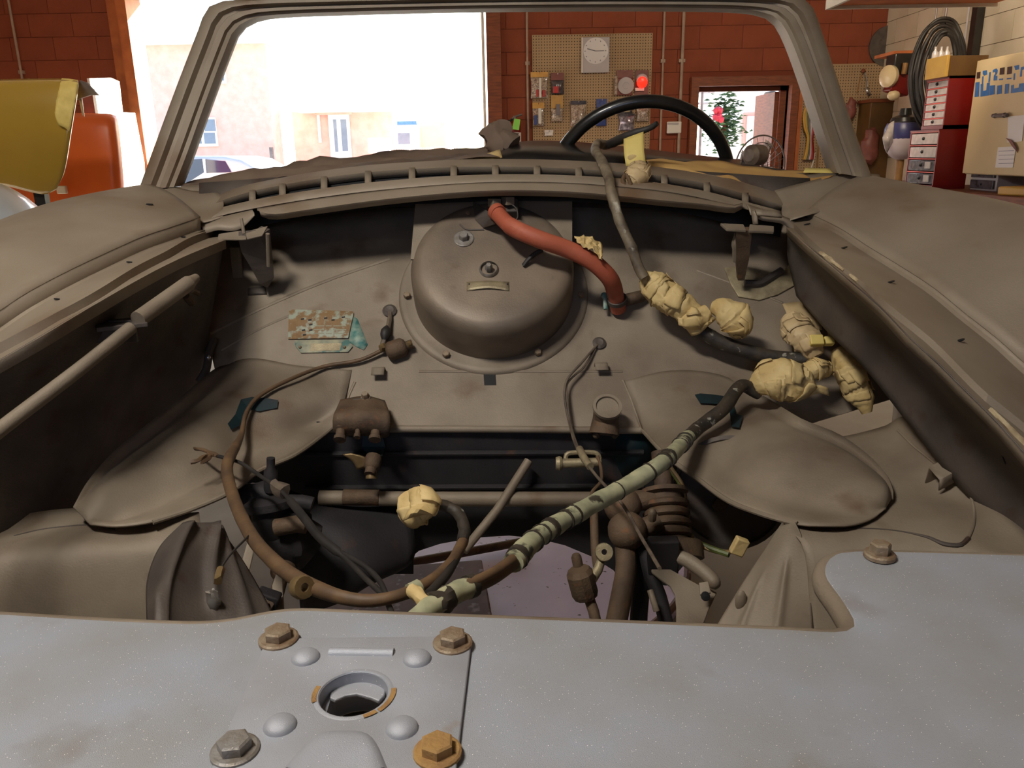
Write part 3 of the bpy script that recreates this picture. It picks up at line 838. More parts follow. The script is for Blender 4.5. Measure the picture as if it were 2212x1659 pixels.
nose = MB().loft([[V((-0.70, 0.20, ZP - .02)), V((-0.3, 0.135, ZP - .02)), V((0.3, 0.135, ZP - .02)), V((0.70, 0.20, ZP - .02))],
                  [V((-0.78, 0.22, .80)), V((-0.3, 0.09, .80)), V((0.3, 0.09, .80)), V((0.78, 0.22, .80))],
                  [V((-0.78, 0.28, .58)), V((-0.3, 0.16, .56)), V((0.3, 0.16, .56)), V((0.78, 0.28, .58))]], 20, 12)
obj('nose_panel', nose, 'steel_front', car, solid=0.002, smooth=60)
hexbolt(front_panel, PZ(1900, 1200, ZP + 0.002), (0, 0, 1), 0.0085, 0.012, 'bolt_dusty', washer=1.5)
# --- bonnet lock plate
ZL = ZP + 0.0035
lo_ = [(572, 1386), (580, 1378), (1006, 1373), (1019, 1380), (985, 1662), (972, 1780), (420, 1780), (455, 1660)]
LH = PZ(764, 1498, ZL)
lh = [LH + V((math.cos(a) * 0.0215, math.sin(a) * 0.0215, 0)) for a in [2 * math.pi * i / 40 for i in range(40)]]
lock_plate = obj('lock_plate', MB().fill(on_z(lo_, ZL), [lh]), 'steel_plate', car, smooth=35, solid=0.003, bevel=0.0012)
lock_plate['label'] = 'bare steel bonnet lock plate with round hole'
for (a, b, m) in [(602, 1381, 'bolt_dusty'), (978, 1390, 'bolt_dusty'), (508, 1622, 'bolt_grey'), (945, 1626, 'rust_orange')]:
    hexbolt(lock_plate, PZ(a, b, ZL), (0, 0, 1), 0.0098, 0.0085, m, washer=1.42, spin=random.random())
for (a, b, r) in [(660, 1421, 31), (901, 1424, 31), (605, 1568, 36), (868, 1574, 36)]:
    p = PZ(a, b, ZL); R = r * unit(a, b, p.y)
    obj('pressed_dome', MB().lathe([(R * 1.05, -0.001)] + [(R * math.cos(t), R * 0.55 * math.sin(t)) for t in [math.pi / 2 * i / 8 for i in range(9)]], p, (0, 0, 1), 24), 'steel_plate', lock_plate)
c0, c1 = PZ(712, 1408, ZL), PZ(850, 1410, ZL)
obj('pressed_bar', MB().add(*(lambda mb: (mb.v, mb.f))(MB().tube([c0 + V((0, 0, -0.0015)), c1 + V((0, 0, -0.0015))], 0.0045, 10))), 'steel_plate', lock_plate)
bm_ = MB().loft([on_z([(606, 1668), (668, 1600), (700, 1586), (745, 1584), (785, 1586), (810, 1600), (842, 1668)], ZL - 0.001),
                 [p + V((0, 0, 0.0045)) for p in on_z([(622, 1672), (682, 1606), (708, 1594), (745, 1592), (780, 1594), (800, 1606), (828, 1672)], ZL)],
                 [p + V((0, 0, 0.0055)) for p in on_z([(650, 1690), (700, 1640), (720, 1630), (745, 1628), (768, 1630), (785, 1640), (808, 1690)], ZL)],
                 [p + V((0, 0, 0.004)) for p in on_z([(680, 1760), (705, 1735), (720, 1730), (745, 1728), (760, 1730), (775, 1735), (790, 1760)], ZL)]], 24, 14)
obj('pressed_bulge', bm_, 'steel_plate', lock_plate, smooth=60)
# turned-down rim and sliding catch inside the lock hole
rim = MB().lathe([(0.0215, -0.0004), (0.0222, 0.0005), (0.0235, 0.0006), (0.0255, -0.0002)], LH, (0, 0, 1), 40, cap=False)
obj('hole_rim', rim, 'steel_plate', lock_plate)
rim = MB().lathe([(0.0216, -0.002), (0.0216, -0.030)], LH, (0, 0, 1), 40, cap=False)
obj('hole_wall', rim, 'steel_plate', lock_plate)
zc = ZL - 0.008
ct = [(714, 1492), (722, 1445), (770, 1432), (822, 1442), (836, 1458), (831, 1500), (818, 1514), (800, 1506), (770, 1498), (745, 1502), (724, 1512), (712, 1506)]
obj('catch', MB().fill(on_z(ct, zc)), 'steel_plate', lock_plate, solid=0.003, bevel=0.001, smooth=30)
obj('catch_guide', MB().box(PZ(708, 1500, zc) + V((0, 0, -0.008)), (0.004, 0.036, 0.010)), 'steel_plate', lock_plate, bevel=0.0005)
obj('catch_spring', MB().lathe([(0.021, 0), (0.012, 0.003), (0.009, 0.0), (0.0001, 0.001)], LH + V((0, 0, -0.03)), (0, 0, 1), 24), 'rust', lock_plate)
for a0, a1, r in ((2.85, 3.5, 0.0245), (-0.75, 0.15, 0.0252), (-1.15, -0.8, 0.0245)):
    obj('rust_ring', MB().lathe([(r - .0016, 0.0008), (r + .0016, 0.0008)], LH, (0, 0, 1), 12, a0, a1, xref=(1, 0, 0)), 'rust_orange', lock_plate)
# ================================================================ cowl with vent slots
def prow(pts, y): return [P(a, b, y) for a, b in pts]
ktop = [(405, 452), (460, 428), (520, 405), (610, 385), (700, 370), (800, 358), (900, 351), (1000, 346), (1100, 345), (1200, 347), (1300, 352), (1400, 360), (1500, 374), (1600, 395), (1680, 418), (1745, 438)]
ks1 = [(425, 458), (480, 434), (545, 414), (610, 400), (700, 385), (795, 373), (890, 366), (980, 362), (1070, 361), (1160, 362), (1250, 366), (1340, 372), (1435, 382), (1527, 398), (1610, 420), (1690, 444)]
ks2 = [(425, 466), (480, 449), (545, 434), (610, 422), (700, 408), (795, 396), (890, 387), (980, 381), (1070, 378), (1160, 378), (1250, 381), (1340, 387), (1435, 398), (1527, 415), (1610, 437), (1690, 458)]
kl1 = [(425, 482), (480, 466), (545, 452), (610, 440), (700, 426), (795, 414), (890, 405), (980, 398), (1070, 394), (1160, 394), (1250, 397), (1340, 404), (1435, 414), (1527, 431), (1610, 452), (1690, 478)]
Yt, Ys1, Ys2, Yl = 1.60, 1.535, 1.485, 1.43
cowl_top = obj('cowl_rail', MB().loft([dz(prow(ktop, Yt), -0.03, 0, 0.015), dz(prow(ktop, Yt), -0.002, 0, 0.004), prow(ktop, Yt - 0.006), prow(ks1, Ys1), dz(prow(ks1, Ys1), -0.012, 0, 0.003)], 60), 'steel_fender', car, solid=0.0015, smooth=50)
lipL = [(560, 455), (580, 462), (610, 461), (650, 455), (720, 445), (800, 434), (890, 424), (980, 416), (1070, 411), (1160, 411), (1250, 415), (1340, 423), (1435, 433), (1527, 441), (1560, 446), (1590, 448), (1605, 440)]
klA = [(555, 450), (575, 447), (610, 441), (650, 434), (720, 424), (800, 414), (890, 405), (980, 398), (1070, 394), (1160, 394), (1250, 397), (1340, 404), (1435, 414), (1527, 431), (1560, 437), (1590, 443), (1604, 438)]
cowl_front = obj('cowl_panel', MB().loft([dz(prow(ks2, Ys2), -0.014, 0, 0.002), prow(ks2, Ys2), prow(kl1, Yl)], 60), 'steel_fender', car, solid=0.0015, smooth=50)
cowl_lip = obj('cowl_lip', MB().loft([prow(klA, Yl), dz(prow(klA, Yl - 0.012), -0.003), prow(lipL, Yl - 0.03), dz(prow(lipL, Yl - 0.03), -0.010, 0, 0.006)], 60), 'steel_fender', car, solid=0.0015, smooth=40)
# plenum behind the slots, coloured black for the shade inside
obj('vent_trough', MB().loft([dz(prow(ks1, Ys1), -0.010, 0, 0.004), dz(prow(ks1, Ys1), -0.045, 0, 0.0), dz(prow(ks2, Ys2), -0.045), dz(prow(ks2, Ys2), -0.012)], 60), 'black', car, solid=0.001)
for (xa, ya), (xb, yb) in zip(ks1[2:15], ks2[2:15]):
    if 1300 < xa < 1400: continue
    a, b = P(xa, ya - 3, Ys1), P(xb, yb + 3, Ys2)
    obj('vent_bar', MB().loft([[a + V((-.006, 0, .001)), a + V((.006, 0, .001))], [b + V((-.006, 0, .001)), b + V((.006, 0, .001))]], 3, 3), 'steel_fender', cowl_front, solid=0.003)
# ends of the cowl running out to the fenders
for s, pts in ((-1, [(300, 408), (370, 402), (410, 425), (440, 452)]), (1, [(1885, 385), (1812, 374), (1775, 400), (1735, 440)])):
    if s < 0:
        rows = [[P(298, 402, 1.64), P(330, 398, 1.64), P(372, 402, 1.625), P(420, 412, 1.625), P(470, 414, 1.615)], [P(302, 412, 1.60), P(345, 416, 1.57), P(390, 428, 1.55), P(430, 444, 1.54), P(482, 434, 1.535)],
                [P(316, 440, 1.52), P(350, 448, 1.49), P(390, 457, 1.47), P(430, 464, 1.46), P(482, 450, 1.475)], [P(372, 468, 1.43), P(392, 472, 1.42), P(410, 475, 1.41), P(438, 480, 1.41), P(482, 468, 1.425)]]
    else:
        rows = [[P(1900, 376, 1.66), P(1850, 374, 1.645), P(1808, 377, 1.625), P(1745, 392, 1.612), P(1672, 410, 1.604)], [P(1902, 392, 1.63), P(1850, 396, 1.585), P(1795, 410, 1.56), P(1740, 428, 1.545), P(1688, 443, 1.536)],
                [P(1890, 425, 1.57), P(1835, 426, 1.51), P(1785, 438, 1.475), P(1740, 452, 1.46), P(1688, 459, 1.478)], [P(1852, 458, 1.51), P(1800, 455, 1.445), P(1760, 460, 1.42), P(1730, 468, 1.41), P(1692, 480, 1.425)]]
    obj('cowl_corner', MB().loft(rows, 16, 16), 'steel_fender', car, solid=0.0015, smooth=70)
# outer ends of the drip ledge beside the hinges
obj('cowl_end', MB().loft([prow([(430, 482), (480, 468), (545, 453)], 1.425), prow([(436, 492), (470, 484), (500, 487), (520, 480), (548, 458)], 1.405), dz(prow([(440, 500), (470, 492), (500, 494), (522, 487), (549, 460)], 1.40), -0.004)], 20), 'steel_fender', car, solid=0.0015)
obj('cowl_end', MB().loft([prow([(1612, 440), (1660, 455), (1722, 478)], 1.425), prow([(1618, 450), (1640, 462), (1690, 470), (1722, 492)], 1.405), dz(prow([(1622, 458), (1645, 470), (1690, 478), (1722, 498)], 1.40), -0.004)], 20), 'steel_fender', car, solid=0.0015)
# ================================================================ windscreen frame
o_ = [(294, 412, 1.60), (322, 335, 1.64), (375, 192, 1.70), (425, 62, 1.76), (440, 22, 1.78), (458, 6, 1.79), (500, -2, 1.80), (700, -8, 1.80), (1100, -14, 1.80), (1500, -16, 1.80), (1700, -14, 1.80), (1740, -6, 1.79), (1758, 10, 1.78), (1785, 84, 1.75), (1815, 176, 1.71), (1850, 282, 1.66), (1890, 388, 1.60)]
m_ = [(338, 408, 1.59), (366, 335, 1.63), (416, 192, 1.69), (458, 75, 1.75), (475, 40, 1.77), (495, 24, 1.785), (540, 12, 1.795), (720, 8, 1.795), (1100, 2, 1.795), (1480, 0, 1.795), (1650, 4, 1.795), (1700, 16, 1.785), (1722, 36, 1.77), (1748, 95, 1.74), (1780, 184, 1.70), (1815, 290, 1.65), (1850, 382, 1.59)]
i_ = [(372, 404, 1.60), (398, 338, 1.64), (446, 205, 1.70), (486, 100, 1.755), (500, 68, 1.77), (522, 48, 1.785), (565, 33, 1.80), (740, 24, 1.80), (1100, 16, 1.80), (1460, 15, 1.80), (1620, 20, 1.80), (1672, 32, 1.79), (1694, 52, 1.77), (1718, 100, 1.74), (1748, 182, 1.70), (1782, 284, 1.65), (1812, 374, 1.60)]
O_, M_, I_ = [[P(*q) for q in r] for r in (o_, m_, i_)]
O_, M_, I_ = crom(O_, 70), crom(M_, 70), crom(I_, 70)
def inner_off(t, d): return [a + (b - a) * t + V((0, d, 0)) for a, b in zip(O_, I_)]
rows = [[a + V((0, 0.10, 0)) for a in O_], [a + V((0, 0.025, 0)) for a in O_], [a.lerp(b, 0.06) + V((0, 0.004, 0)) for a, b in zip(O_, M_)], inner_off(0.22, -0.010), inner_off(0.42, -0.010), inner_off(0.50, 0.004), inner_off(0.60, 0.006), inner_off(0.66, -0.004), inner_off(0.84, -0.004), inner_off(0.88, 0.006), inner_off(1.0, 0.008), [a + V((0, 0.045, 0)) for a in inner_off(1.0, 0)], [a + V((0, 0.075, 0)) for a in inner_off(0.9, 0)]]
windscreen_frame = obj('windscreen_frame', MB().loft(rows, 70), 'steel_fender', car, smooth=50)
windscreen_frame['label'] = 'bare steel windscreen surround with empty opening'
# base of the screen opening
obj('screen_sill', MB().loft([[P(372, 404, 1.62), P(600, 385, 1.70), P(1100, 352, 1.72), P(1600, 372, 1.70), P(1812, 374, 1.62)], [P(405, 446, 1.60), P(700, 370, 1.605), P(1100, 346, 1.605), P(1500, 373, 1.605), P(1735, 434, 1.60)]], 40, 6), 'steel_fender', car, solid=0.002)
# scuttle and dash structure under the masking paper
dash = obj('dash_panel', MB().loft([[P(330, 440, 1.66), P(700, 400, 1.70), P(1100, 380, 1.72), P(1500, 395, 1.70), P(1850, 425, 1.66)], [P(330, 430, 2.0), P(700, 372, 2.05), P(1100, 342, 2.1), P(1500, 350, 2.05), P(1850, 400, 2.0)], [P(330, 560, 2.02), P(700, 480, 2.08), P(1100, 450, 2.12), P(1500, 460, 2.08), P(1850, 520, 2.02)]], 30, 10), 'black', car, solid=0.003)
hood_ = MB().loft([[P(1065, 330, 1.85), P(1110, 308, 1.87), P(1200, 304, 1.88), P(1350, 316, 1.88), P(1480, 332, 1.87), P(1600, 345, 1.85)], [P(1065, 345, 1.74), P(1110, 330, 1.74), P(1200, 332, 1.74), P(1350, 340, 1.74), P(1480, 350, 1.74), P(1600, 360, 1.74)], [P(1065, 372, 1.72), P(1110, 362, 1.72), P(1200, 360, 1.72), P(1350, 366, 1.72), P(1480, 376, 1.72), P(1600, 392, 1.72)]], 24, 10)
obj('dash_pad', hood_, 'black_gloss', car, solid=0.01, smooth=60)
# ================================================================ bonnet hinges
def hinge(parent_name, s, pts):
    pass
hl = thing('bonnet_hinge', 'dusty bonnet hinge bracket at the fender beside the masked dash', 'hinge', P(545, 600, 1.40))
h = MB().loft([[P(472, 505, 1.385), P(520, 498, 1.39), P(530, 500, 1.39)], [P(470, 516, 1.365), P(515, 517, 1.365), P(532, 516, 1.365)]], 6, 4)
obj('top_plate', h, 'steel', hl, solid=0.003, bevel=0.001)
h = MB().loft([[P(530, 500, 1.385), P(578, 488, 1.395)], [P(533, 516, 1.365), P(566, 508, 1.37)]], 6, 4)
obj('top_plate', h, 'steel', hl, solid=0.003, bevel=0.001)
h = MB().fill([P(515, 517, 1.368), P(560, 510, 1.372), P(583, 495, 1.39), P(590, 570, 1.41), P(592, 600, 1.42), P(578, 622, 1.43), P(562, 615, 1.42), P(540, 575, 1.40), P(522, 545, 1.385)])
obj('side_plate', h, 'steel_dark', hl, solid=0.02, smooth=0)
obj('pin', MB().tube([P(578, 505, 1.372), P(580, 575, 1.395)], 0.0035, 8), 'steel', hl)
obj('pin', MB().tube([P(521, 472, 1.385), P(527, 505, 1.38)], 0.003, 8), 'steel', hl)
obj('base_shoe', MB().loft([[PS(535, 622, .004), PS(572, 618, .004)], [PS(535, 636, .004), PS(575, 634, .004)]], 4, 4), 'steel_dark', hl, solid=0.006)
obj('strap', MB().box(PS(512, 575, .012), (0.018, 0.008, 0.07)), 'steel', hl, bevel=0.001)
hr = thing('bonnet_hinge', 'dusty bonnet hinge with crossbar at the gutter beside the red hose', 'hinge', P(1610, 600, 1.40))
obj('cross_bar', MB().loft([[P(1556, 482, 1.40), P(1606, 484, 1.39)], [P(1570, 494, 1.37), P(1612, 496, 1.365)]], 5, 3), 'steel', hr, solid=0.005, bevel=0.001)
obj('cross_bar', MB().loft([[P(1620, 484, 1.39), P(1672, 488, 1.395)], [P(1618, 497, 1.365), P(1672, 500, 1.37)]], 5, 3), 'steel', hr, solid=0.005, bevel=0.001)
obj('upright_plate', MB().fill([P(1590, 498, 1.37), P(1625, 498, 1.37), P(1618, 560, 1.395), P(1608, 606, 1.415), P(1594, 606, 1.415), P(1591, 560, 1.395)]), 'rust', hr, solid=0.012, smooth=0)
obj('spring_arm', MB().tube(crom([P(1593, 500, 1.385), P(1590, 530, 1.395), P(1588, 565, 1.41)], 8), [0.005, .006, .008, .008, .006, .006, .005, .004], 8), 'steel', hr)
obj('upper_bracket', MB().loft([[P(1622, 456, 1.40), P(1626, 484, 1.39)], [P(1634, 454, 1.39), P(1636, 484, 1.385)]], 4, 3), 'steel', hr, solid=0.004)
obj('upper_bracket', MB().loft([[P(1632, 452, 1.385), P(1685, 456, 1.385)], [P(1636, 462, 1.375), P(1690, 468, 1.375)]], 5, 3), 'steel', hr, solid=0.004)
base = [(1565, 578), (1600, 574), (1690, 590), (1712, 560), (1722, 590), (1718, 615), (1680, 636), (1640, 648), (1595, 640), (1578, 612)]
obj('base_plate', MB().fill([PS(a, b, .004) for a, b in base]), 'aluminium', hr, solid=0.004, bevel=0.001)
obj('base_channel', MB().tube(crom([PS(1608, 612, .008), PS(1640, 612, .008), PS(1662, 600, .008), PS(1688, 584, .008)], 10), 0.007, 8), 'steel_dark', hr)
# ================================================================ heater drum on the firewall
DC = PS(1066, 632)
ha = SN
drum = obj('heater_drum', MB().lathe([(0.1445, 0.004), (0.144, 0.03), (0.1425, 0.072), (0.139, 0.083), (0.132, 0.091), (0.120, 0.0955), (0.10, 0.0965), (0.0001, 0.0965)], DC, ha, 72), 'steel_drum', car, smooth=50)
drum['label'] = 'round steel heater drum on the firewall'
obj('flange', MB().lathe([(0.140, 0.006), (0.150, 0.004), (0.160, 0.006), (0.168, 0.006), (0.172, 0.003), (0.173, 0.0)], DC, ha, 72, cap=False), 'steel', drum, smooth=50)
XU = V((1, 0, 0)); SU = V((0, 1, 1)).normalized()
def onface(px, py, off=0.0968): return PN(px, py, DC + ha * off, ha)
a, b, c, d = onface(898, 432, .085), onface(1236, 430, .085), onface(1236, 560, .085), onface(887, 560, .085)
obj('mounting_plate', MB().fill([a, b, c, d]), 'steel', drum, solid=0.003, smooth=0)
for q in [(880, 641), (964, 768), (1162, 764), (1255, 640)]:
    hexbolt(drum, PS(q[0], q[1], .006), ha, 0.0065, 0.009, 'bolt_dusty', washer=0)
hexbolt(drum, onface(1002, 516), ha, 0.0085, 0.013, 'bolt_grey', washer=2.1, wh=0.2)
hexbolt(drum, onface(1011, 463), ha, 0.004, 0.006, 'bolt_dusty', washer=0)
cap = MB().lathe([(0.0165, 0), (0.0165, 0.003), (0.014, 0.006)], onface(1056, 583), ha, 24, cap=False).lathe([(0.0065, 0.002), (0.0065, 0.012), (0.004, 0.015), (0.0001, 0.015)], onface(1056, 583), ha, 6)
obj('shaft_nut', cap, 'bolt_grey', drum)
npl = MB().loft([[onface(1008, 609, .0968), onface(1054, 606, .0968), onface(1100, 609, .0968)], [onface(1008, 628, .098), onface(1054, 622, .101), onface(1100, 628, .098)]], 10, 4)
nameplate = obj('nameplate', npl, 'aluminium', drum, solid=0.0008)
nameplate['label'] = 'small bent aluminium nameplate'
for x in (1013, 1096): obj('rivet', MB().sphere(onface(x, 613, .0985), 0.0015, 8, 5), 'steel_dark', drum)
# slotted bracket, spring clip and valve body at the top
hb = MB().box(onface(1092, 452, .108), (0.045, 0.024, 0.030), Matrix.Rotation(math.radians(-45), 4, 'X'))
valve = obj('heater_valve', hb, 'steel_dark', drum, bevel=0.003)
for k, (px, py) in enumerate([(1068, 438), (1097, 434)]):
    obj('valve_lug', MB().box(onface(px, py, .128), (0.016, 0.02, 0.014), Matrix.Rotation(0.5, 4, 'Z')), 'steel', drum, bevel=0.001)
obj('bracket_blade', MB().fill([onface(1021, 434, .098), onface(1062, 462, .125), onface(1066, 484, .125), onface(1044, 492, .10), onface(1026, 474, .098)]), 'steel_dark', drum, solid=0.003, smooth=0)
obj('bracket_wire', MB().tube(crom([onface(993, 484, .098), onface(1003, 493, .098), onface(1012, 496, .098), onface(1045, 496, .098)], 14), 0.0013, 6), 'steel_dark', drum)
obj('spring_clip', MB().tube(crom([onface(1100, 438, .13), onface(1115, 450, .125), onface(1118, 470, .115), onface(1108, 480, .11)], 12), 0.0012, 6), 'steel_dark', drum)
obj('cable_strap', MB().tube(crom([onface(1131, 574, .1), onface(1140, 562, .106), onface(1156, 548, .112), onface(1172, 540, .115)], 10), 0.004, 8), 'wire_dark', drum)
# ================================================================ chassis plaque
pl = thing('chassis_plaque', 'worn brown and pale chassis number plaque left unblasted on the firewall', 'plaque', PS(700, 760, .0))
q = [(624, 672), (632, 668), (762, 672), (764, 676), (752, 730), (622, 732)]
obj('upper_plate', MB().fill([PS(a, b, .0035) for a, b in q]), 'plaque', pl, solid=0.002, bevel=0.0004)
q = [(636, 735), (752, 733), (762, 748), (752, 760), (650, 762), (638, 748)]
obj('lower_plate', MB().fill([PS(a, b, .003) for a, b in q]), 'plaque_pale', pl, solid=0.0018, bevel=0.0004)
q = [(764, 684), (772, 688), (786, 722), (794, 744), (786, 756), (768, 748), (754, 738), (756, 720)]
obj('paint_patch', MB().fill([PS(a, b, .0015) for a, b in q]), 'paint_flake', pl, solid=0.0008)
for r in range(3):
    for x0, x1 in ((678, 700), (704, 716), (720, 748)):
        if r == 1 and x0 == 704: continue
        y = 703 + r * 8
        obj('engraved_line', MB().prism([PS(x0, y, .0040), PS(x1, y, .0040), PS(x1, y + 1.6, .0040), PS(x0, y + 1.6, .0040)], SN * -0.0005), 'plaque_pale', pl)
for k, (x, y) in enumerate([(650, 688), (666, 690), (668, 700), (652, 712), (668, 712), (654, 722), (700, 686), (716, 690), (738, 684)]):
    obj('stamped_mark', MB().prism([PS(x, y, .0040), PS(x + 7, y - 1, .0040), PS(x + 7, y + 2, .0040), PS(x, y + 3, .0040)], SN * -0.0005), 'under_dark', pl)
obj('blank_field', MB().prism([PS(672, 742, .0034), PS(738, 741, .0034), PS(734, 757, .0034), PS(670, 758, .0034)], SN * -0.0005), 'aluminium', pl)
for x in (648, 744): obj('rivet', MB().sphere(PS(x, 750, .004), 0.003, 10, 6), 'bolt_dusty', pl)
# ================================================================ voltage regulator hanging at the firewall edge
vr = thing('fuse_block', 'rusty terminal block with three brass studs at the firewall edge', 'electrical part', P(782, 930, 1.22))
body = MB().loft([[P(737, 870, 1.262), P(790, 862, 1.262), P(830, 872, 1.262)], [P(728, 890, 1.225), P(785, 885, 1.225), P(838, 892, 1.225)], [P(722, 905, 1.205), P(785, 898, 1.20), P(842, 908, 1.205)], [P(722, 925, 1.205), P(785, 922, 1.20), P(842, 932, 1.205)], [P(735, 935, 1.225), P(785, 934, 1.225), P(832, 938, 1.225)]], 14, 14)
obj('housing', body, 'rust', vr, solid=0.012, smooth=60, offset=0)
obj('strap', MB().tube(crom([P(745, 872, 1.256), P(765, 865, 1.252), P(795, 863, 1.252), P(828, 874, 1.256)], 12), 0.0025, 8), 'steel_dark', vr)
hexbolt(vr, P(790, 860, 1.255), (0, -.5, .8), 0.006, 0.012, 'bolt_dusty', washer=1.4)
for x, y in ((738, 930), (775, 925), (813, 930)):
    s = 0.011 if x != 775 else 0.006
    st = MB().lathe([(s, 0), (s, 0.010), (s * .7, 0.012), (s * .7, 0.022), (s * 0.9, 0.024), (s * 0.9, 0.03), (0.0001, 0.031)], P(x, y - 14, 1.21), (0, -0.75, -0.6), 10)
    obj('terminal_stud', st, 'rust', vr)
# steering column sleeve ring at right
cs = thing('pipe_stub', 'short upright steel pipe stub open at the top beside the firewall edge', 'pipe', P(1312, 940, 1.2))
cc = P(1312, 878, 1.222)
ax = V((0.02, -0.62, 0.80)).normalized()
obj('ring', MB().lathe([(0.0185, -0.004), (0.0235, -0.004), (0.0235, 0.002), (0.0185, 0.002), (0.0185, -0.004)], cc, ax, 36), 'steel', cs)
obj('stub', MB().tube([cc - ax * 0.004, P(1308, 905, 1.235), P(1305, 938, 1.225)], [0.0215, 0.021, 0.025], 24, cap=False), 'rust', cs)
obj('inner_plug', MB().lathe([(0.0185, 0), (0.0001, 0.0005)], cc - ax * 0.002, ax, 24), 'steel', cs)
for x in (1288, 1328): obj('foot_nut', MB().sphere(P(x, 940, 1.222), 0.006, 8, 6), 'rust', cs)
# ================================================================ pipes and linkages in the bay
def pipe(name, label, pts, r, m, cat='pipe', n=12, cnt=24, jit=0.0, group=None):
    o = obj(name, MB().tube(crom(pts, cnt), r, n, jit=jit, seed=len(pts)), m)
    return tag(o, label, cat, group)
yb2 = YB - 0.045
cross = obj('cross_tube', MB().tube([P(690, 1075, yb2), P(900, 1078, yb2), P(1330, 1078, yb2)], 0.0125, 14), 'steel', car)
obj('rust_collar', MB().tube([P(742, 1074, yb2), P(820, 1075, yb2)], 0.0135, 14), 'rust', cross)
tag(obj('push_rod', MB().tube([P(1142, 995, YB - 0.02), P(1075, 1100, 1.19), P(1002, 1190, 1.13)], 0.0075, 10), 'steel'), 'slim bare steel rod slanting in front of the cross tube', 'rod')
tag(obj('teal_bracket', MB().fill([P(785, 935, YB - .006), P(825, 935, YB - .006), P(832, 965, YB - .01), P(825, 985, YB - .02), P(795, 985, YB - .02), P(782, 965, YB - .01)]), 'teal', smooth=0, solid=0.004), 'small teal painted bracket below the terminal block', 'bracket')
obj('paint_patch', MB().fill([P(1335, 932, YB - .002), P(1395, 930, YB - .002), P(1412, 960, YB - .002), P(1400, 1010, YB - .002), P(1350, 1040, YB - .002), P(1325, 990, YB - .002)]), 'teal', firewall_lower, solid=0.0008)
dc = thing('drain_cock', 'small brass wing drain tap below the terminal block', 'tap', P(800, 1030, 1.19))
obj('wing', MB().loft([[P(740, 982, 1.19), P(758, 980, 1.19)], [P(762, 998, 1.19), P(790, 990, 1.19)], [P(772, 1015, 1.19), P(792, 1010, 1.19)]], 5, 8), 'brass', dc, solid=0.003)
obj('body', MB().lathe([(0.012, 0), (0.014, 0.008), (0.013, 0.02), (0.009, 0.024), (0.009, 0.034), (0.0001, 0.034)], P(808, 985, 1.20), (-0.1, -0.7, -0.55), 12), 'rust', dc)
obj('nozzle', MB().lathe([(0.007, 0), (0.009, 0.004), (0.009, 0.016), (0.0001, 0.016)], P(802, 1012, 1.185), (0, -0.4, -0.9), 12), 'brass', dc)
# floor lid below the car
lid = thing('steel_lid', 'pale speckled round steel lid lying on the floor under the car', 'lid', (0.1, 2.3, 0.0))
lc = V((PZ(1090, 1250, 0.05).x, 2.33, 0.0))
obj('disc', MB().lathe([(0.58, 0.0), (0.585, 0.04), (0.575, 0.05), (0.54, 0.045), (0.0001, 0.05)], lc, (0, 0, 1), 64), 'pale_lid', lid)
obj('rolled_rim', MB().tube([lc + V((math.cos(a) * .58, math.sin(a) * .58, .045)) for a in [2 * math.pi * i / 64 for i in range(65)]], 0.012, 8, cap=False), 'lid_rust', lid)
tag(obj('floor_pipe', MB().tube([PZ(850, 1222, .075), PZ(1130, 1170, .075)], .014, 10), 'rust'), 'brown pipe lying across the pale floor lid', 'pipe')
tag(obj('rusty_tray', MB().box(PZ(860, 1300, 0.10), (0.50, 0.32, 0.05), Matrix.Rotation(0.12, 4, 'Z')), 'lid_rust', bevel=0.005), 'rusty flat tray lying on the pale floor lid', 'tray')
# dark gearbox tunnel and steering gear on the left
tn = MB().loft([[P(600, 1050, 1.24), P(740, 1092, 1.22), P(880, 1092, 1.235)], [P(610, 1120, 1.17), P(740, 1140, 1.15), P(895, 1150, 1.20)], [P(640, 1240, 1.13), P(760, 1250, 1.10), P(890, 1215, 1.17)], [P(650, 1330, 1.13), P(740, 1300, 1.10), P(800, 1262, 1.17)]], 16, 14)
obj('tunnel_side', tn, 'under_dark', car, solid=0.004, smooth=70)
ib = thing('idler_box', 'dark greasy steering idler with lever arms below the left apron', 'steering part', P(590, 1200, 1.0))
obj('body', MB().lathe([(0.02, 0), (0.026, .01), (0.026, .05), (0.034, .045), (0.034, .055), (0.024, .06), (0.0001, .06)], P(592, 1165, 1.02), (-0.1, 0.2, 1), 24), 'under_dark', ib)
obj('arm', MB().tube(crom([P(560, 1120, 1.02), P(600, 1092, 1.03), P(650, 1085, 1.03), P(675, 1090, 1.03)], 12), [0.014] * 4 + [.012] * 4 + [.011] * 4, 10), 'under_dark', ib)
obj('arm', MB().tube([P(595, 1140, 1.0), P(640, 1132, 1.0), P(662, 1134, 1.0)], 0.012, 10), 'rust', ib)
obj('housing', MB().sphere(P(630, 1165, 1.03), 0.040, 18, 12, (1, .8, 1.1), jit=0.3), 'under_dark', ib)
obj('housing', MB().sphere(P(560, 1075, 1.06), 0.030, 16, 10, (1.4, .8, .8), jit=0.3), 'under_dark', ib)
obj('stud', MB().lathe([(0.010, 0), (0.010, .03), (.006, .035), (.006, .05), (.0001, .05)], P(585, 1060, 1.05), (0.1, 0, 1), 12), 'under_dark', ib)
obj('ball_joint', MB().sphere(P(612, 1232, 1.0), 0.018, 14, 10).tube([P(612, 1232, 1.0), P(596, 1290, .97)], 0.01, 10), 'rust', ib)
sb = tag(obj('support_bar', MB().loft([[P(540, 1150, .975), P(556, 1155, .975)], [P(512, 1248, .93), P(534, 1255, .93)]], 4, 6), 'steel', solid=0.005, bevel=0.001), 'flat bare steel support bar beside the left arch', 'bar')
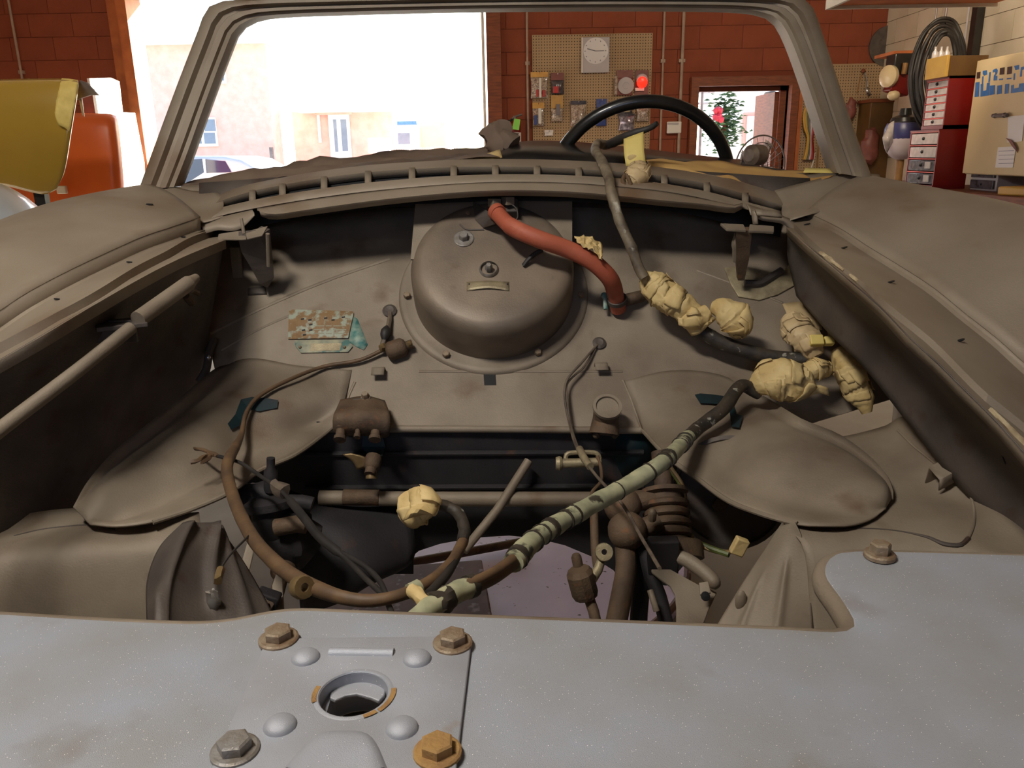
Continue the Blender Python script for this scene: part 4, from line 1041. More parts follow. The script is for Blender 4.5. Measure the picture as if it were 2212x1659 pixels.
tag(obj('support_plate', MB().fill([P(588, 1265, .93), P(608, 1205, .96), P(612, 1330, .90), P(612, 1400, .87), P(598, 1400, .87)]), 'steel', solid=0.006, smooth=0), 'narrow upright steel plate at the slam panel edge', 'plate')
nb = thing('clamp_bolt', 'rusty clamp bolt at the foot of the left arch', 'bolt', P(575, 1340, .89))
obj('nut', MB().lathe([(0.013, 0), (0.013, .012), (.008, .014), (.008, .02), (.0001, .02)], P(572, 1312, .90), (0.1, -0.6, .6), 6), 'rust', nb, smooth=25)
obj('clamp', MB().box(P(576, 1300, .905), (0.03, 0.02, 0.03), Matrix.Rotation(.4, 4, 'Y')), 'under_dark', nb, bevel=0.003)
# ================================================================ steering column group on the right
sx = thing('steering_box', 'dusty brown steering box column with stacked collars', 'steering part', P(1440, 1200, .98))
ca, cb = P(1430, 1020, 1.06), P(1450, 1210, 0.985)
dd = (cb - ca).normalized()
Lc_ = (cb - ca).length
prof = [(0.0125, -0.03), (0.0125, Lc_ * .20), (0.032, Lc_ * .20), (0.034, Lc_ * .25), (0.026, Lc_ * .27), (0.026, Lc_ * .33)]
for k in range(4):
    h0 = Lc_ * (.34 + .11 * k)
    prof += [(0.030, h0), (0.033, h0 + Lc_ * .02), (0.033, h0 + Lc_ * .06), (0.030, h0 + Lc_ * .08), (0.027, h0 + Lc_ * .085)]
prof += [(0.030, Lc_ * .80), (0.043, Lc_ * .81), (0.045, Lc_ * .84), (0.045, Lc_ * 1.0), (0.0001, Lc_ * 1.0)]
obj('column', MB().lathe(prof, ca, dd, 28), 'rust', sx, smooth=35)
bj = MB()
obj('ball_joint', MB().lathe([(0.0001, -.004), (0.014, -.002), (0.024, .004), (0.026, .012), (0.026, .022), (0.022, .03), (0.014, .036), (0.0001, .037)], P(1355, 1160, .985), (-0.1, -.5, .85), 24), 'rust', sx)
obj('ball_joint', MB().lathe([(0.0001, -.004), (0.014, -.002), (0.024, .004), (0.026, .012), (0.026, .022), (0.022, .03), (0.014, .036), (0.0001, .037)], P(1345, 1105, 1.03), (-0.1, -.5, .85), 24), 'rust', sx)
obj('arm', MB().tube([P(1355, 1085, 1.03), P(1425, 1075, 1.03)], [0.016, 0.013], 10), 'rust', sx)
obj('arm', MB().tube([P(1370, 1150, .985), P(1425, 1125, .99)], [0.014, 0.013], 10), 'rust', sx)
obj('grease_nipple', MB().lathe([(0.006, 0), (.006, .012), (.004, .016), (.0001, .018)], P(1408, 1122, .965), (0, -.3, 1), 8), 'bolt_dusty', sx)
bk = thing('engine_mount', 'pressed bare steel engine mount bracket below the steering box', 'bracket', P(1480, 1340, .88))
yk_ = lambda py: .965 - (py - 1187) * .00058
mp_ = [(1397, 1187), (1418, 1190), (1440, 1204), (1446, 1228), (1508, 1262), (1549, 1279), (1530, 1320), (1500, 1400), (1461, 1400), (1461, 1310), (1458, 1284), (1448, 1266), (1425, 1250), (1408, 1236)]
obj('pressing', MB().fill([P(a, b, yk_(b)) for a, b in mp_]), 'steel', bk, solid=0.004, bevel=0.0015, smooth=40)
fg = crom([P(1448, 1200, .955), P(1475, 1206, .945), P(1500, 1220, .935), P(1530, 1244, .92), P(1550, 1268, .905)], 20)
obj('flange', MB().tube(fg, [.006, .008] + [.0095] * 16 + [.008, .005], 12), 'steel', bk, smooth=60)
obj('clip', MB().loft([[P(1510, 1258, .893), P(1530, 1255, .893)], [P(1512, 1285, .880), P(1536, 1280, .880)]], 4, 4), 'steel', bk, solid=0.004, bevel=.001)
obj('mount_hole', MB().lathe([(0.006, 0), (0.0001, 0.001)], P(1524, 1288, .872), (0.1, -.8, .5), 14), 'black', bk)
obj('flat_bar', MB().box(P(1432, 1200, .95), (.04, .02, .05)), 'under_dark', bk, bevel=.003)
bd = thing('brake_servo', 'dark round servo drum half hidden under the right apron', 'servo', P(1570, 1110, 1.05))
obj('drum', MB().lathe([(0.075, 0), (0.082, .01), (0.082, .03), (0.076, .036), (0.05, .034), (0.0001, .030)], P(1570, 1062, 1.13), (-0.12, -.9, .38), 40), 'steel_dark', bd)
obj('rim', MB().lathe([(0.079, .030), (0.085, .033), (0.085, .039), (0.079, .041), (0.076, .036), (0.079, .030)], P(1570, 1062, 1.13), (-0.12, -.9, .38), 40), 'steel_dark', bd)
obj('centre_nut', MB().lathe([(0.011, .028), (.011, .042), (.0001, .044)], P(1548, 1090, 1.12), (-0.12, -.9, .38), 6), 'rust', bd)
def rod(label, pts, r, m, name='link_rod', cat='rod', cnt=16):
    return tag(obj(name, MB().tube(crom([P(*q) for q in pts], cnt), r, 10), m), label, cat)
rod('thick brown drop rod hanging below the lower ball joint', [(1350, 1175, .975), (1352, 1230, .95), (1340, 1300, .92), (1320, 1400, .88)], 0.014, 'rust')
rod('dark brake pipe beside the mount bracket cut out', [(1390, 1170, .98), (1405, 1240, .95), (1425, 1290, .93), (1450, 1400, .89)], 0.010, 'under_dark')
rod('dark bent rod behind the drop rod', [(1380, 1180, 1.0), (1385, 1260, .97), (1380, 1330, .95), (1378, 1400, .93)], 0.012, 'under_dark')
rod('slim rusty upright pipe behind the striped loom', [(1283, 1100, 1.10), (1284, 1140, 1.08), (1286, 1190, 1.05), (1292, 1235, 1.03)], 0.0065, 'rust', 'brake_pipe', 'pipe')
rod('pale wire stalk leaning against the dark rods', [(1404, 1275, .90), (1412, 1300, .89), (1418, 1320, .885)], 0.004, 'steel', 'wire_stalk', 'wire')
us = thing('union_fitting', 'rusty brass union fitting on a pipe above the floor lid', 'pipe fitting', P(1265, 1330, .95))
obj('nut', MB().lathe([(0.016, 0), (0.019, .008), (0.019, .035), (0.015, .042), (.0001, .042)], P(1266, 1290, .96), (-0.25, .1, 1), 10), 'rust', us, smooth=25)
obj('tip', MB().lathe([(0.007, 0), (.007, .02), (.005, .024), (.0001, .024)], P(1251, 1232, .975), (-0.2, .1, 1), 12), 'rust', us)
obj('pipe', MB().tube([P(1270, 1285, .96), P(1282, 1320, .95), P(1300, 1400, .92)], 0.0075, 10), 'rust', us)
fs = thing('banjo_bolt', 'small pale eye bolt above the union fitting', 'bolt', P(1300, 1250, .99))
obj('eye', MB().lathe([(0.004, 0), (0.012, 0), (0.013, .004), (0.012, .009), (0.004, .009), (.004, 0)], P(1304, 1193, 1.0), (0, -.85, .5), 20), 'aluminium', fs)
obj('shank', MB().tube([P(1302, 1203, 1.003), P(1292, 1230, .99), P(1278, 1250, .98)], [.006, .007, .008], 10), 'aluminium', fs)
cp = thing('cable_clamp', 'dusty cable clamp with cross pin on the lower firewall face', 'clamp', P(1250, 1010, 1.2))
obj('pin', MB().tube([P(1208, 1001, 1.20), P(1298, 998, 1.20)], 0.0075, 12), 'aluminium', cp)
obj('head', MB().lathe([(0.010, 0), (.012, .004), (.010, .010), (.0001, .010)], P(1214, 1001, 1.20), (-1, 0, 0), 10), 'aluminium', cp)
obj('yoke', MB().tube(crom([P(1222, 1000, 1.205), P(1224, 982, 1.21), P(1240, 978, 1.212), P(1284, 978, 1.212), P(1294, 985, 1.21), P(1294, 1000, 1.205)], 20), 0.004, 8), 'aluminium', cp)
obj('spring_wire', MB().tube(crom([P(1290, 985, 1.20), P(1298, 1010, 1.19), P(1298, 1040, 1.18), P(1280, 1062, 1.17), P(1276, 1082, 1.16)], 20), 0.003, 8), 'wire_brown', cp)
# ================================================================ red heater hose
hs = thing('heater_hose', 'thick red rubber heater hose bent over the heater drum', 'hose', PS(1330, 660))
hp = [onface(1075, 462, .135), onface(1105, 490, .15), onface(1160, 515, .155), PS(1230, 540, .135), PS(1280, 566, .12), PS(1316, 600, .095), PS(1328, 630, .055), PS(1336, 668, .012)]
obj('tube', MB().tube(crom(hp, 44), [0.0135] * 6 + [0.0148] * 32 + [0.014] * 6, 20), 'hose_red', hs, smooth=60)
obj('end_rim', MB().lathe([(0.0105, 0), (0.0150, 0), (0.0155, .006), (0.0150, .012), (0.0105, .012), (0.0105, 0)], hp[0] + V((0.002, -.002, 0)), hp[0] - hp[1], 24), 'hose_red', hs)
obj('clamp', MB().lathe([(0.0155, 0), (0.0172, .001), (0.0172, .009), (0.0155, .010), (0.0155, 0)], PS(1334, 652, .030), PS(1334, 652, .03) - hp[-1], 24), 'steel_dark', hs)
obj('clamp_screw', MB().tube([PS(1306, 640, .026), PS(1308, 668, .02)], 0.004, 8).sphere(PS(1305, 638, .028), 0.006, 8, 6), 'paint_flake', hs)
tp = MB().loft([[PS(1240, 512, .148), PS(1262, 510, .150), PS(1282, 516, .147), PS(1300, 526, .14)], [PS(1250, 524, .150), PS(1268, 524, .152), PS(1284, 530, .149), PS(1302, 542, .142)], [PS(1262, 532, .15), PS(1276, 538, .152), PS(1290, 548, .148), PS(1300, 562, .142)]], 14, 10,
               disp=lambda p, t, s: p + SN * (0.006 * noise.noise(p * 160)) + V((0.003 * noise.noise(p * 210 + V((3, 0, 0))), 0, 0.004 * noise.noise(p * 190 + V((0, 7, 0))))))
obj('tape_flag', tp, 'tape', hs, solid=0.0012, smooth=20)
pipe('heater_pipe', 'short rusty heater pipe stub beside the red hose foot', [PS(1345, 650, .012), PS(1365, 645, .02), PS(1385, 640, .012)], 0.011, 'rust')
# ================================================================ taped wiring loom over the cowl
wh = thing('wiring_loom', 'grey taped main wiring loom hanging over the cowl', 'wiring', PS(1500, 700))
top = [P(1345, 300, 1.72), P(1312, 312, 1.66), P(1290, 312, 1.60), P(1287, 328, 1.53), P(1298, 345, 1.49), P(1312, 375, 1.445), P(1322, 420, 1.385), P(1340, 480, 1.36), P(1362, 530, 1.345), P(1380, 578, 1.335), P(1392, 600, 1.33)]
obj('loom', MB().tube(crom(top, 60), [0.0085 + 0.0025 * sm(0, 1, abs(noise.noise(V((i * .35, 0, 0))))) for i in range(60)], 14, jit=0.10, seed=3), 'loom_grey', wh, smooth=60)
mid = [PS(1392, 600, .085), PS(1440, 650, .075), PS(1500, 705, .055), PS(1560, 740, .045), PS(1640, 766, .04), PS(1700, 775, .04), PS(1745, 778, .045)]
obj('loom', MB().tube(crom(mid, 50), 0.0125, 14, jit=0.06, seed=5), 'loom_dark', wh, smooth=60)
def wrap(parent, pts, rs, seed, m='tape', cnt=22, n=14, jit=0.30, name='tape_wrap'):
    cnt, n = 54, 30                          # crumpled masking tape: soft lumps, then sharp creases
    c = crom(pts, cnt)
    R = [lerpx([(i / (len(rs) - 1), r) for i, r in enumerate(rs)], k / (cnt - 1)) for k in range(cnt)]
    mb = MB().tube(c, R, n)
    k = V((seed * 1.7, seed * .9, seed * .4))
    for i in range(cnt):
        for q in range(n):
            p = mb.v[i * n + q]
            d = p - c[i]
            w = 0.20 * noise.noise(p * 34 + k) + 0.16 * (0.35 - abs(noise.noise(p * 55 + k)) * 1.6) + 0.05 * (0.3 - abs(noise.noise(p * 150 + k)) * 1.4) - .06
            mb.v[i * n + q] = c[i] + d * (1 + w)
    w_ = obj(name, mb, m, parent, smooth=28)
    rd = random.Random(seed)
    L = sum((b - a).length for a, b in zip(c, c[1:]))
    for s in range(max(2, int(L / .014))):   # overlapping strips with lifted, torn edges
        t0 = rd.uniform(.08, .78); wd = rd.uniform(.014, .022) / L; sk = rd.uniform(-.12, .12); a0 = rd.uniform(0, 6.28); span = rd.uniform(2.6, 4.6)
        nn = 26; rows = []
        for j in range(5):
            row = []
            for i in range(nn):
                tt = max(0, min(1, t0 + wd * j / 4 + sk * (i / nn) + .02 * noise.noise(V((i * .5, j * .3, seed + s)))))
                ii = min(cnt - 2, int(tt * (cnt - 1)))
                p0 = c[ii].lerp(c[ii + 1], tt * (cnt - 1) - ii)
                dr = (c[ii + 1] - c[ii]).normalized()
                fx, fy = frame(dr)
                a = a0 + span * i / nn
                dv = fx * math.cos(a) + fy * math.sin(a)
                q = p0 + dv * R[ii]
                w = 0.20 * noise.noise(q * 34 + k) + 0.16 * (0.35 - abs(noise.noise(q * 55 + k)) * 1.6) - .06
                lift = .0012 + (.0025 * abs(noise.noise(V((i * .35, s, seed)))) if j in (0, 4) else 0) + (.004 * (i / nn) ** 6)
                row.append(p0 + dv * (R[ii] * (1 + w) + lift))
            rows.append(row)
        vs = [p for r_ in rows for p in r_]
        fs = [(j * nn + i, j * nn + i + 1, (j + 1) * nn + i + 1, (j + 1) * nn + i) for j in range(4) for i in range(nn - 1)]
        obj('tape_layer', MB().add(vs, fs), m, w_, smooth=40, solid=.0005)
    return w_
wrap(wh, [PS(1384, 588, .088), PS(1420, 622, .085), PS(1460, 655, .08), PS(1490, 680, .068), PS(1512, 708, .055)], [0.006, .024, .027, .025, .024, .020], 11, cnt=26)
wrap(wh, [PS(1468, 690, .07), PS(1500, 690, .078), PS(1530, 672, .085)], [0.012, .020, .012], 14)
wrap(wh, [PS(1538, 664, .085), PS(1560, 668, .09), PS(1586, 688, .085), PS(1594, 706, .075), PS(1590, 722, .06)], [0.010, .022, .027, .024, .010], 17)
fl1 = MB().loft([[PS(1475, 690, .075), PS(1512, 680, .085), PS(1542, 684, .085)], [PS(1482, 710, .065), PS(1518, 704, .08), PS(1546, 690, .08)], [PS(1494, 726, .055), PS(1510, 722, .065), PS(1530, 704, .07)]], 8, 8)
obj('tape_flag', fl1, 'tape', wh, solid=0.001, smooth=20)
# second tape bundle with connector plugs
wrap(wh, [PS(1710, 690, .05), PS(1725, 720, .06), PS(1745, 745, .06), PS(1760, 772, .055)], [0.018, .026, .027, .016], 21, m='tape_pale')
fl2 = MB().loft([[PS(1690, 656, .035), PS(1722, 652, .035), PS(1758, 654, .035)], [PS(1700, 680, .045), PS(1728, 676, .05), PS(1772, 684, .045)], [PS(1704, 712, .06), PS(1735, 712, .075), PS(1776, 712, .055)]], 10, 8)
obj('tape_flag', fl2, 'tape_pale', wh, solid=0.001, smooth=30)
fl3 = MB().loft([[PS(1778, 682, .03), PS(1800, 684, .032), PS(1830, 690, .03)], [PS(1782, 700, .045), PS(1800, 700, .05), PS(1812, 712, .04)], [PS(1790, 728, .055), PS(1800, 730, .058), PS(1808, 734, .05)]], 8, 6)
obj('tape_flag', fl3, 'tape_pale', wh, solid=0.001, smooth=30)
obj('connector_plug', MB().box(PS(1763, 736, .085), (0.022, 0.012, 0.018), Matrix.Rotation(-.7, 4, 'X')), 'tape_new', wh, bevel=.002)
obj('connector_plug', MB().box(PS(1790, 737, .075), (0.016, 0.012, 0.014), Matrix.Rotation(-.7, 4, 'X')), 'tape_new', wh, bevel=.002)
wrap(wh, [PS(1815, 755, .055), PS(1828, 790, .055), PS(1845, 830, .05), PS(1862, 862, .04), PS(1872, 892, .03)], [0.012, .025, .024, .021, .019, .008], 25, cnt=28)
wrap(wh, [PS(1625, 845, .06), PS(1650, 825, .075), PS(1690, 820, .08), PS(1725, 830, .075), PS(1740, 845, .06)], [0.010, .028, .034, .030, .016], 31, cnt=26, jit=.34)
wrap(wh, [PS(1725, 812, .075), PS(1760, 800, .075), PS(1790, 795, .07)], [0.014, .019, .010], 33)
fl4 = MB().loft([[PS(1738, 845, .07), PS(1765, 832, .08), PS(1788, 838, .075)], [PS(1745, 858, .06), PS(1768, 850, .07), PS(1792, 856, .06)]], 8, 4)
obj('tape_flag', fl4, 'tape', wh, solid=0.001)
on_r = lambda a, b, off: onmesh([firewall, apron_r], a, b, off) or PS(a, b, off)
lower = [PS(1640, 850, .062), on_r(1600, 890, .045), on_r(1560, 925, .035), on_r(1500, 965, .030), PZ(1430, 1000, .915), PZ(1360, 1045, .905), PZ(1280, 1090, .905), PZ(1200, 1135, .91), PZ(1150, 1170, .915), PZ(1108, 1215, .92)]
LW = crom(lower, 120)
obj('loom', MB().tube(LW[:40], 0.0105, 14, jit=.05, seed=7), 'loom_dark', wh, smooth=60)
sl = obj('tape_sleeve', MB().tube(LW[38:], [0.0108 + .0014 * noise.noise(V((i * .23, 2, 0))) for i in range(82)], 16, jit=.05, seed=9), 'sleeve', wh, smooth=60)
LF = crom(lower, 600)
for a, b in ((205, 209), (222, 224), (228, 229), (236, 237), (292, 298), (306, 311), (338, 340), (392, 393), (470, 473), (486, 488), (512, 520), (530, 532), (548, 550), (585, 592)):
    obj('tape_gap', MB().tube(LF[a:b + 1], 0.0121, 14, jit=.06, seed=a), 'loom_dark', sl)
end = [PZ(1108, 1215, .92), PZ(1070, 1242, .922), PZ(1030, 1262, .925), PZ(1000, 1275, .925)]
EC = crom(end, 20)
obj('wire_bundle', MB().tube(EC, 0.0075, 12).tube([p + V((0, -.004, .006)) for p in EC], 0.005, 10), 'wire_brown', wh)
end = [PZ(1022, 1264, .925), PZ(985, 1280, .928), PZ(950, 1300, .93), PZ(915, 1325, .93), PZ(880, 1360, .925)]
EC = crom(end, 24)
obj('tape_sleeve', MB().tube(EC, 0.0098, 14, jit=.08), 'sleeve', wh)
obj('tape_gap', MB().tube(EC[0:3], 0.011, 14), 'loom_dark', wh)
obj('tape_gap', MB().tube(EC[9:15], 0.0108, 14, jit=.2), 'loom_dark', wh)
obj('branch', MB().tube(crom([PZ(888, 1275, .935), PZ(905, 1288, .935), PZ(925, 1305, .932)], 8), 0.006, 10, jit=.2), 'tape', wh)
# ================================================================ loose brown cable loop on the left
bc = thing('brown_cable', 'long brown cable loop hanging from the firewall grommet across the bay', 'cable', PZ(500, 1000, .87))
on_l = lambda a, b, off: onmesh([firewall, apron_l], a, b, off) or PS(a, b, off)
lp_ = [on_l(832, 762, .012), on_l(780, 784, .010), on_l(700, 800, .010), on_l(620, 835, .012), on_l(560, 870, .014), on_l(525, 905, .016), on_l(502, 950, .02), PZ(492, 1000, .915), PZ(492, 1030, .91), PZ(510, 1090, .905), PZ(545, 1160, .91), PZ(600, 1220, .915), PZ(660, 1260, .92), PZ(730, 1288, .925), PZ(800, 1298, .925), PZ(870, 1284, .925), PZ(930, 1255, .92), PZ(975, 1215, .915), PZ(1000, 1170, .91)]
LP = crom(lp_, 110)
obj('cable', MB().tube(LP, [0.0034 + 0.0042 * sm(.25, .42, i / 109) * (1 - .45 * sm(.78, .86, i / 109)) for i in range(110)], 12, jit=.05), 'wire_brown', bc, smooth=60)
obj('cable', MB().tube(crom([PZ(1000, 1170, .91), PZ(1003, 1140, .915), PZ(990, 1110, .92), PZ(968, 1095, .925), PZ(945, 1090, .93)], 24), 0.0065, 12, jit=.1), 'loom_dark', bc)
obj('cable', MB().tube(crom([PZ(985, 1205, .913), PZ(965, 1240, .918), PZ(940, 1270, .92), PZ(925, 1285, .925)], 16), 0.0048, 10), 'wire_dark', bc)
wrap(bc, [PZ(875, 1120, .92), PZ(895, 1100, .935), PZ(920, 1092, .94), PZ(945, 1100, .935)], [0.006, .020, .021, .010], 41, jit=.3)
fl5 = MB().loft([[PZ(900, 1082, .945), PZ(925, 1078, .945), PZ(948, 1086, .94)], [PZ(880, 1105, .945), PZ(905, 1100, .953), PZ(938, 1112, .945)], [PZ(870, 1125, .935), PZ(885, 1120, .94), PZ(915, 1112, .94)]], 8, 8)
obj('tape_flag', fl5, 'tape', bc, solid=0.001, smooth=20)
obj('clip', MB().lathe([(0.004, 0), (0.010, 0), (0.011, .006), (0.010, .012), (0.004, .012), (.004, 0)], PZ(645, 1268, .925), (0.6, -.6, .3), 14), 'brass', bc)
obj('joint', MB().tube([PZ(885, 1278, .926), PZ(905, 1268, .926)], 0.0075, 10), 'sleeve', bc)
# dark wires crossing the bay
wire1 = crom([PZ(470, 985, .905), PZ(520, 1000, .905), PZ(565, 1030, .90), PZ(605, 1058, .90), PZ(650, 1110, .90), PZ(690, 1160, .90), PZ(745, 1205, .90), PZ(790, 1250, .905), PZ(830, 1290, .91), PZ(850, 1335, .92)], 60)
dw = thing('dark_wires', 'dark twin wires with frayed ends crossing the left side of the bay', 'wiring', PZ(640, 1110, .88))
obj('wire', MB().tube(wire1, [0.0026 if i < 22 else (0.005 if i < 40 else 0.0028) for i in range(60)], 10), 'wire_dark', dw)
obj('wire', MB().tube(crom([PZ(740, 1195, .90), PZ(790, 1225, .905), PZ(820, 1255, .908), PZ(840, 1300, .915)], 24), 0.0028, 10), 'wire_dark', dw)
for pts in ([(470, 985), (440, 972), (420, 968)], [(462, 984), (445, 985), (425, 996), (412, 998)], [(450, 978), (452, 990), (436, 1000)]):
    obj('frayed_end', MB().tube(crom([PZ(a, b, .906) for a, b in pts], 10), 0.0026, 8, jit=.5, seed=pts[1][0]), 'wire_brown', dw)
obj('knot', MB().tube([PZ(592, 1048, .90), PZ(600, 1055, .90), PZ(612, 1062, .90)], 0.0075, 10, jit=.5), 'wire_grey', dw)
tw = thing('thin_wire', 'thin dark wire with yellow end beside the left arch', 'wire', PZ(500, 1200, .9))
obj('wire', MB().tube(crom([PZ(540, 1155, .915), PZ(505, 1190, .92), PZ(485, 1215, .92), PZ(472, 1240, .92)], 14), 0.0012, 6), 'wire_dark', tw)
obj('end', MB().tube([PZ(476, 1230, .92), PZ(470, 1245, .92), PZ(468, 1254, .92)], 0.004, 8, jit=.5), 'brass', tw)
# grommet wires
g1 = thing('brake_switch', 'rusty brake switch with grommet wires beside the heater drum', 'switch', PS(860, 770))
obj('grommet', MB().lathe([(0.004, 0), (0.012, 0), (0.013, .004), (0.008, .007), (0.004, .006)], PS(842, 673, 0), SN, 18), 'steel_dark', g1)
obj('wire', MB().tube(crom([PS(842, 676, .004), PS(840, 700, .012), PS(832, 725, .016), PS(826, 750, .016)], 16), 0.0045, 8, jit=.2), 'wire_grey', g1)
obj('connector', MB().tube(crom([PS(836, 706, .014), PS(832, 722, .018), PS(830, 736, .016)], 8), [.004, .006, .008, .009, .009, .008, .006, .004], 10), 'wire_dark', g1)
obj('body', MB().lathe([(0.006, 0), (0.014, .003), (0.017, .008), (0.017, .030), (0.012, .036), (0.008, .037), (0.008, .048), (.0001, .048)], PS(834, 762, .014), (1, 0.25, 0.28), 20), 'rust', g1)
obj('terminal', MB().sphere(PS(826, 750, .018), 0.007, 8, 6, jit=.5), 'brass', g1)
obj('terminal', MB().sphere(PS(884, 743, .02), 0.006, 8, 6, jit=.5), 'brass', g1)
g2 = thing('throttle_wire', 'thin grey double wire looping down from a firewall grommet', 'wire', PZ(1250, 980, .85))
obj('grommet', MB().lathe([(0.003, 0), (0.011, 0), (0.012, .004), (0.007, .007), (0.003, .006)], PS(1294, 743, 0), SN, 18), 'steel_dark', g2)
obj('wire', MB().tube(crom([PS(1290, 745, .006), PS(1255, 785, .02), PS(1224, 822, .022), PS(1220, 860, .022), PS(1230, 915, .03), PZ(1250, 975, .885), PZ(1290, 1030, .88), PZ(1345, 1090, .875), PZ(1385, 1160, .88), PZ(1425, 1228, .89)], 70), 0.0021, 8), 'wire_grey', g2)
obj('wire', MB().tube(crom([PS(1288, 747, .006), PS(1262, 792, .012), PS(1226, 828, .018), PS(1226, 870, .022), PS(1232, 915, .03), PZ(1250, 972, .885)], 40), 0.0018, 8), 'wire_grey', g2)
obj('sleeve', MB().tube(crom([PZ(1252, 970, .886), PZ(1262, 990, .885), PZ(1275, 1008, .883)], 6), 0.0055, 10), 'aluminium', g2)
gw = thing('green_wires', 'green and yellow wires bending past the steering box to the arch', 'wiring', P(1530, 1200, 1.0))
obj('wire', MB().tube(crom([P(1445, 1010, 1.06), P(1470, 1045, 1.05), P(1480, 1100, 1.03), P(1492, 1160, 1.01), P(1530, 1182, .99), P(1575, 1198, .97)], 40), 0.0042, 8), 'wire_green', gw)
obj('wire', MB().tube(crom([P(1449, 1010, 1.055), P(1475, 1050, 1.045), P(1484, 1105, 1.025), P(1498, 1166, 1.0), P(1540, 1190, .985), P(1580, 1192, .97)], 40), 0.003, 8), 'brass', gw)
obj('tape_tag', MB().box(P(1597, 1180, .955), (.018, .012, .024), Matrix.Rotation(.4, 4, 'Y')), 'tape', gw, bevel=.002)
# white shiny cable end on the left inner panel
bl = thing('cable_clip', 'small bracket with a shiny bare tip on the left firewall edge', 'clip', PS(440, 820))
obj('bracket', MB().tube(crom([PS(462, 735, .01), PS(452, 760, .012), PS(445, 800, .014), PS(430, 825, .012)], 12), 0.007, 8), 'steel_dark', bl)
obj('tip', MB().sphere(PS(450, 772, .03), 0.005, 10, 8), 'silver', bl)
# ================================================================ masking paper on the dash, cable ends on the cowl
mp = MB().loft([[P(385, 398, 1.66), P(410, 392, 1.69), P(470, 380, 1.72), P(560, 362, 1.78), P(700, 343, 1.84), P(850, 332, 1.88), P(960, 320, 1.90), P(1062, 318, 1.90)],
                [P(390, 404, 1.64), P(430, 400, 1.66), P(500, 392, 1.69), P(600, 376, 1.74), P(720, 358, 1.78), P(850, 345, 1.80), P(960, 338, 1.81), P(1075, 330, 1.81)],
                [P(400, 422, 1.618), P(455, 424, 1.615), P(520, 404, 1.615), P(610, 386, 1.615), P(700, 371, 1.615), P(800, 360, 1.615), P(940, 349, 1.62), P(1080, 343, 1.63)]], 50, 14,
               disp=lambda p, t, s: p + V((0, 0, 0.010 * noise.noise(V((p.x * 9, p.y * 22, 1))) + 0.006 * noise.noise(p * 30))))
tag(obj('masking_paper', mp, 'paper_brown', solid=0.001, smooth=50), 'crumpled dusty brown masking paper over the passenger side of the dash', 'paper')
tag(obj('tape_strip', MB().loft([[P(1000, 342, 1.66), P(1040, 335, 1.67), P(1080, 322, 1.68)], [P(985, 350, 1.64), P(1040, 346, 1.645), P(1085, 340, 1.65)]], 10, 4), 'tape', solid=0.0012), 'short yellow masking tape strip on the dash edge', 'tape')
mp = MB().loft([[P(1395, 344, 1.69), P(1440, 345, 1.70), P(1520, 349, 1.71), P(1600, 357, 1.70), P(1700, 368, 1.68), P(1800, 370, 1.65)], [P(1400, 352, 1.64), P(1450, 356, 1.635), P(1540, 370, 1.63), P(1620, 382, 1.625), P(1720, 390, 1.62), P(1800, 380, 1.62)], [P(1400, 358, 1.615), P(1450, 364, 1.615), P(1540, 380, 1.61), P(1620, 396, 1.61), P(1700, 402, 1.61), P(1790, 386, 1.61)]], 40, 10,
               disp=lambda p, t, s: p + V((0, 0, 0.006 * noise.noise(p * 24))))
tag(obj('masking_paper', mp, 'paper_tan', solid=0.001, smooth=50), 'tan masking paper folded over the driver side dash edge', 'paper')
tag(obj('tape_strip', MB().loft([[P(1740, 362, 1.66), P(1795, 364, 1.645)], [P(1735, 372, 1.64), P(1800, 374, 1.63)]], 6, 3), 'tape_new', solid=0.0012), 'bright yellow tape strip at the foot of the pillar', 'tape')
gl_ = MB().sphere(P(1078, 305, 1.84), 0.03, 14, 10, (1.2, 1, 1.3), jit=.6, seed=4).tube(crom([P(1065, 318, 1.84), P(1090, 300, 1.83), P(1110, 312, 1.82)], 8), 0.02, 10, jit=.4)
tag(obj('crumpled_wrap', gl_, 'paper_brown', smooth=40), 'crumpled plastic wrap lump on the middle of the dash', 'wrap')
cc_ = thing('column_cable', 'dark cable tip with a yellow tape flag above the cowl', 'cable', P(1370, 380, 1.52))
obj('cable', MB().tube(crom([P(1315, 312, 1.64), P(1345, 298, 1.60), P(1380, 285, 1.58), P(1405, 276, 1.57), P(1420, 266, 1.56)], 24), [0.0085] * 16 + [0.007, .0065, .006, .0055, .0055, .0055, .005, .0045], 12), 'wire_dark', cc_)
tf = MB().loft([[P(1347, 300, 1.575), P(1368, 292, 1.57), P(1390, 284, 1.57)], [P(1348, 330, 1.555), P(1370, 328, 1.55), P(1391, 320, 1.55)], [P(1352, 358, 1.545), P(1372, 358, 1.54), P(1395, 352, 1.54)]], 8, 10)
obj('tape_flag', tf, 'tape_new', cc_, solid=0.0012)
obj('tear', MB().sphere(P(1366, 340, 1.546), 0.008, 8, 5, (1.2, .12, .7)), 'tape', cc_)
wrap(cc_, [P(1380, 356, 1.535), P(1378, 372, 1.50), P(1370, 388, 1.48), P(1358, 400, 1.465)], [.008, .020, .023, .012], 51, m='tape_pale')
obj('cable', MB().tube(crom([P(1352, 408, 1.44), P(1345, 390, 1.46), P(1352, 378, 1.47), P(1362, 400, 1.45), P(1355, 412, 1.44)], 20), 0.004, 8), 'wire_brown', cc_)
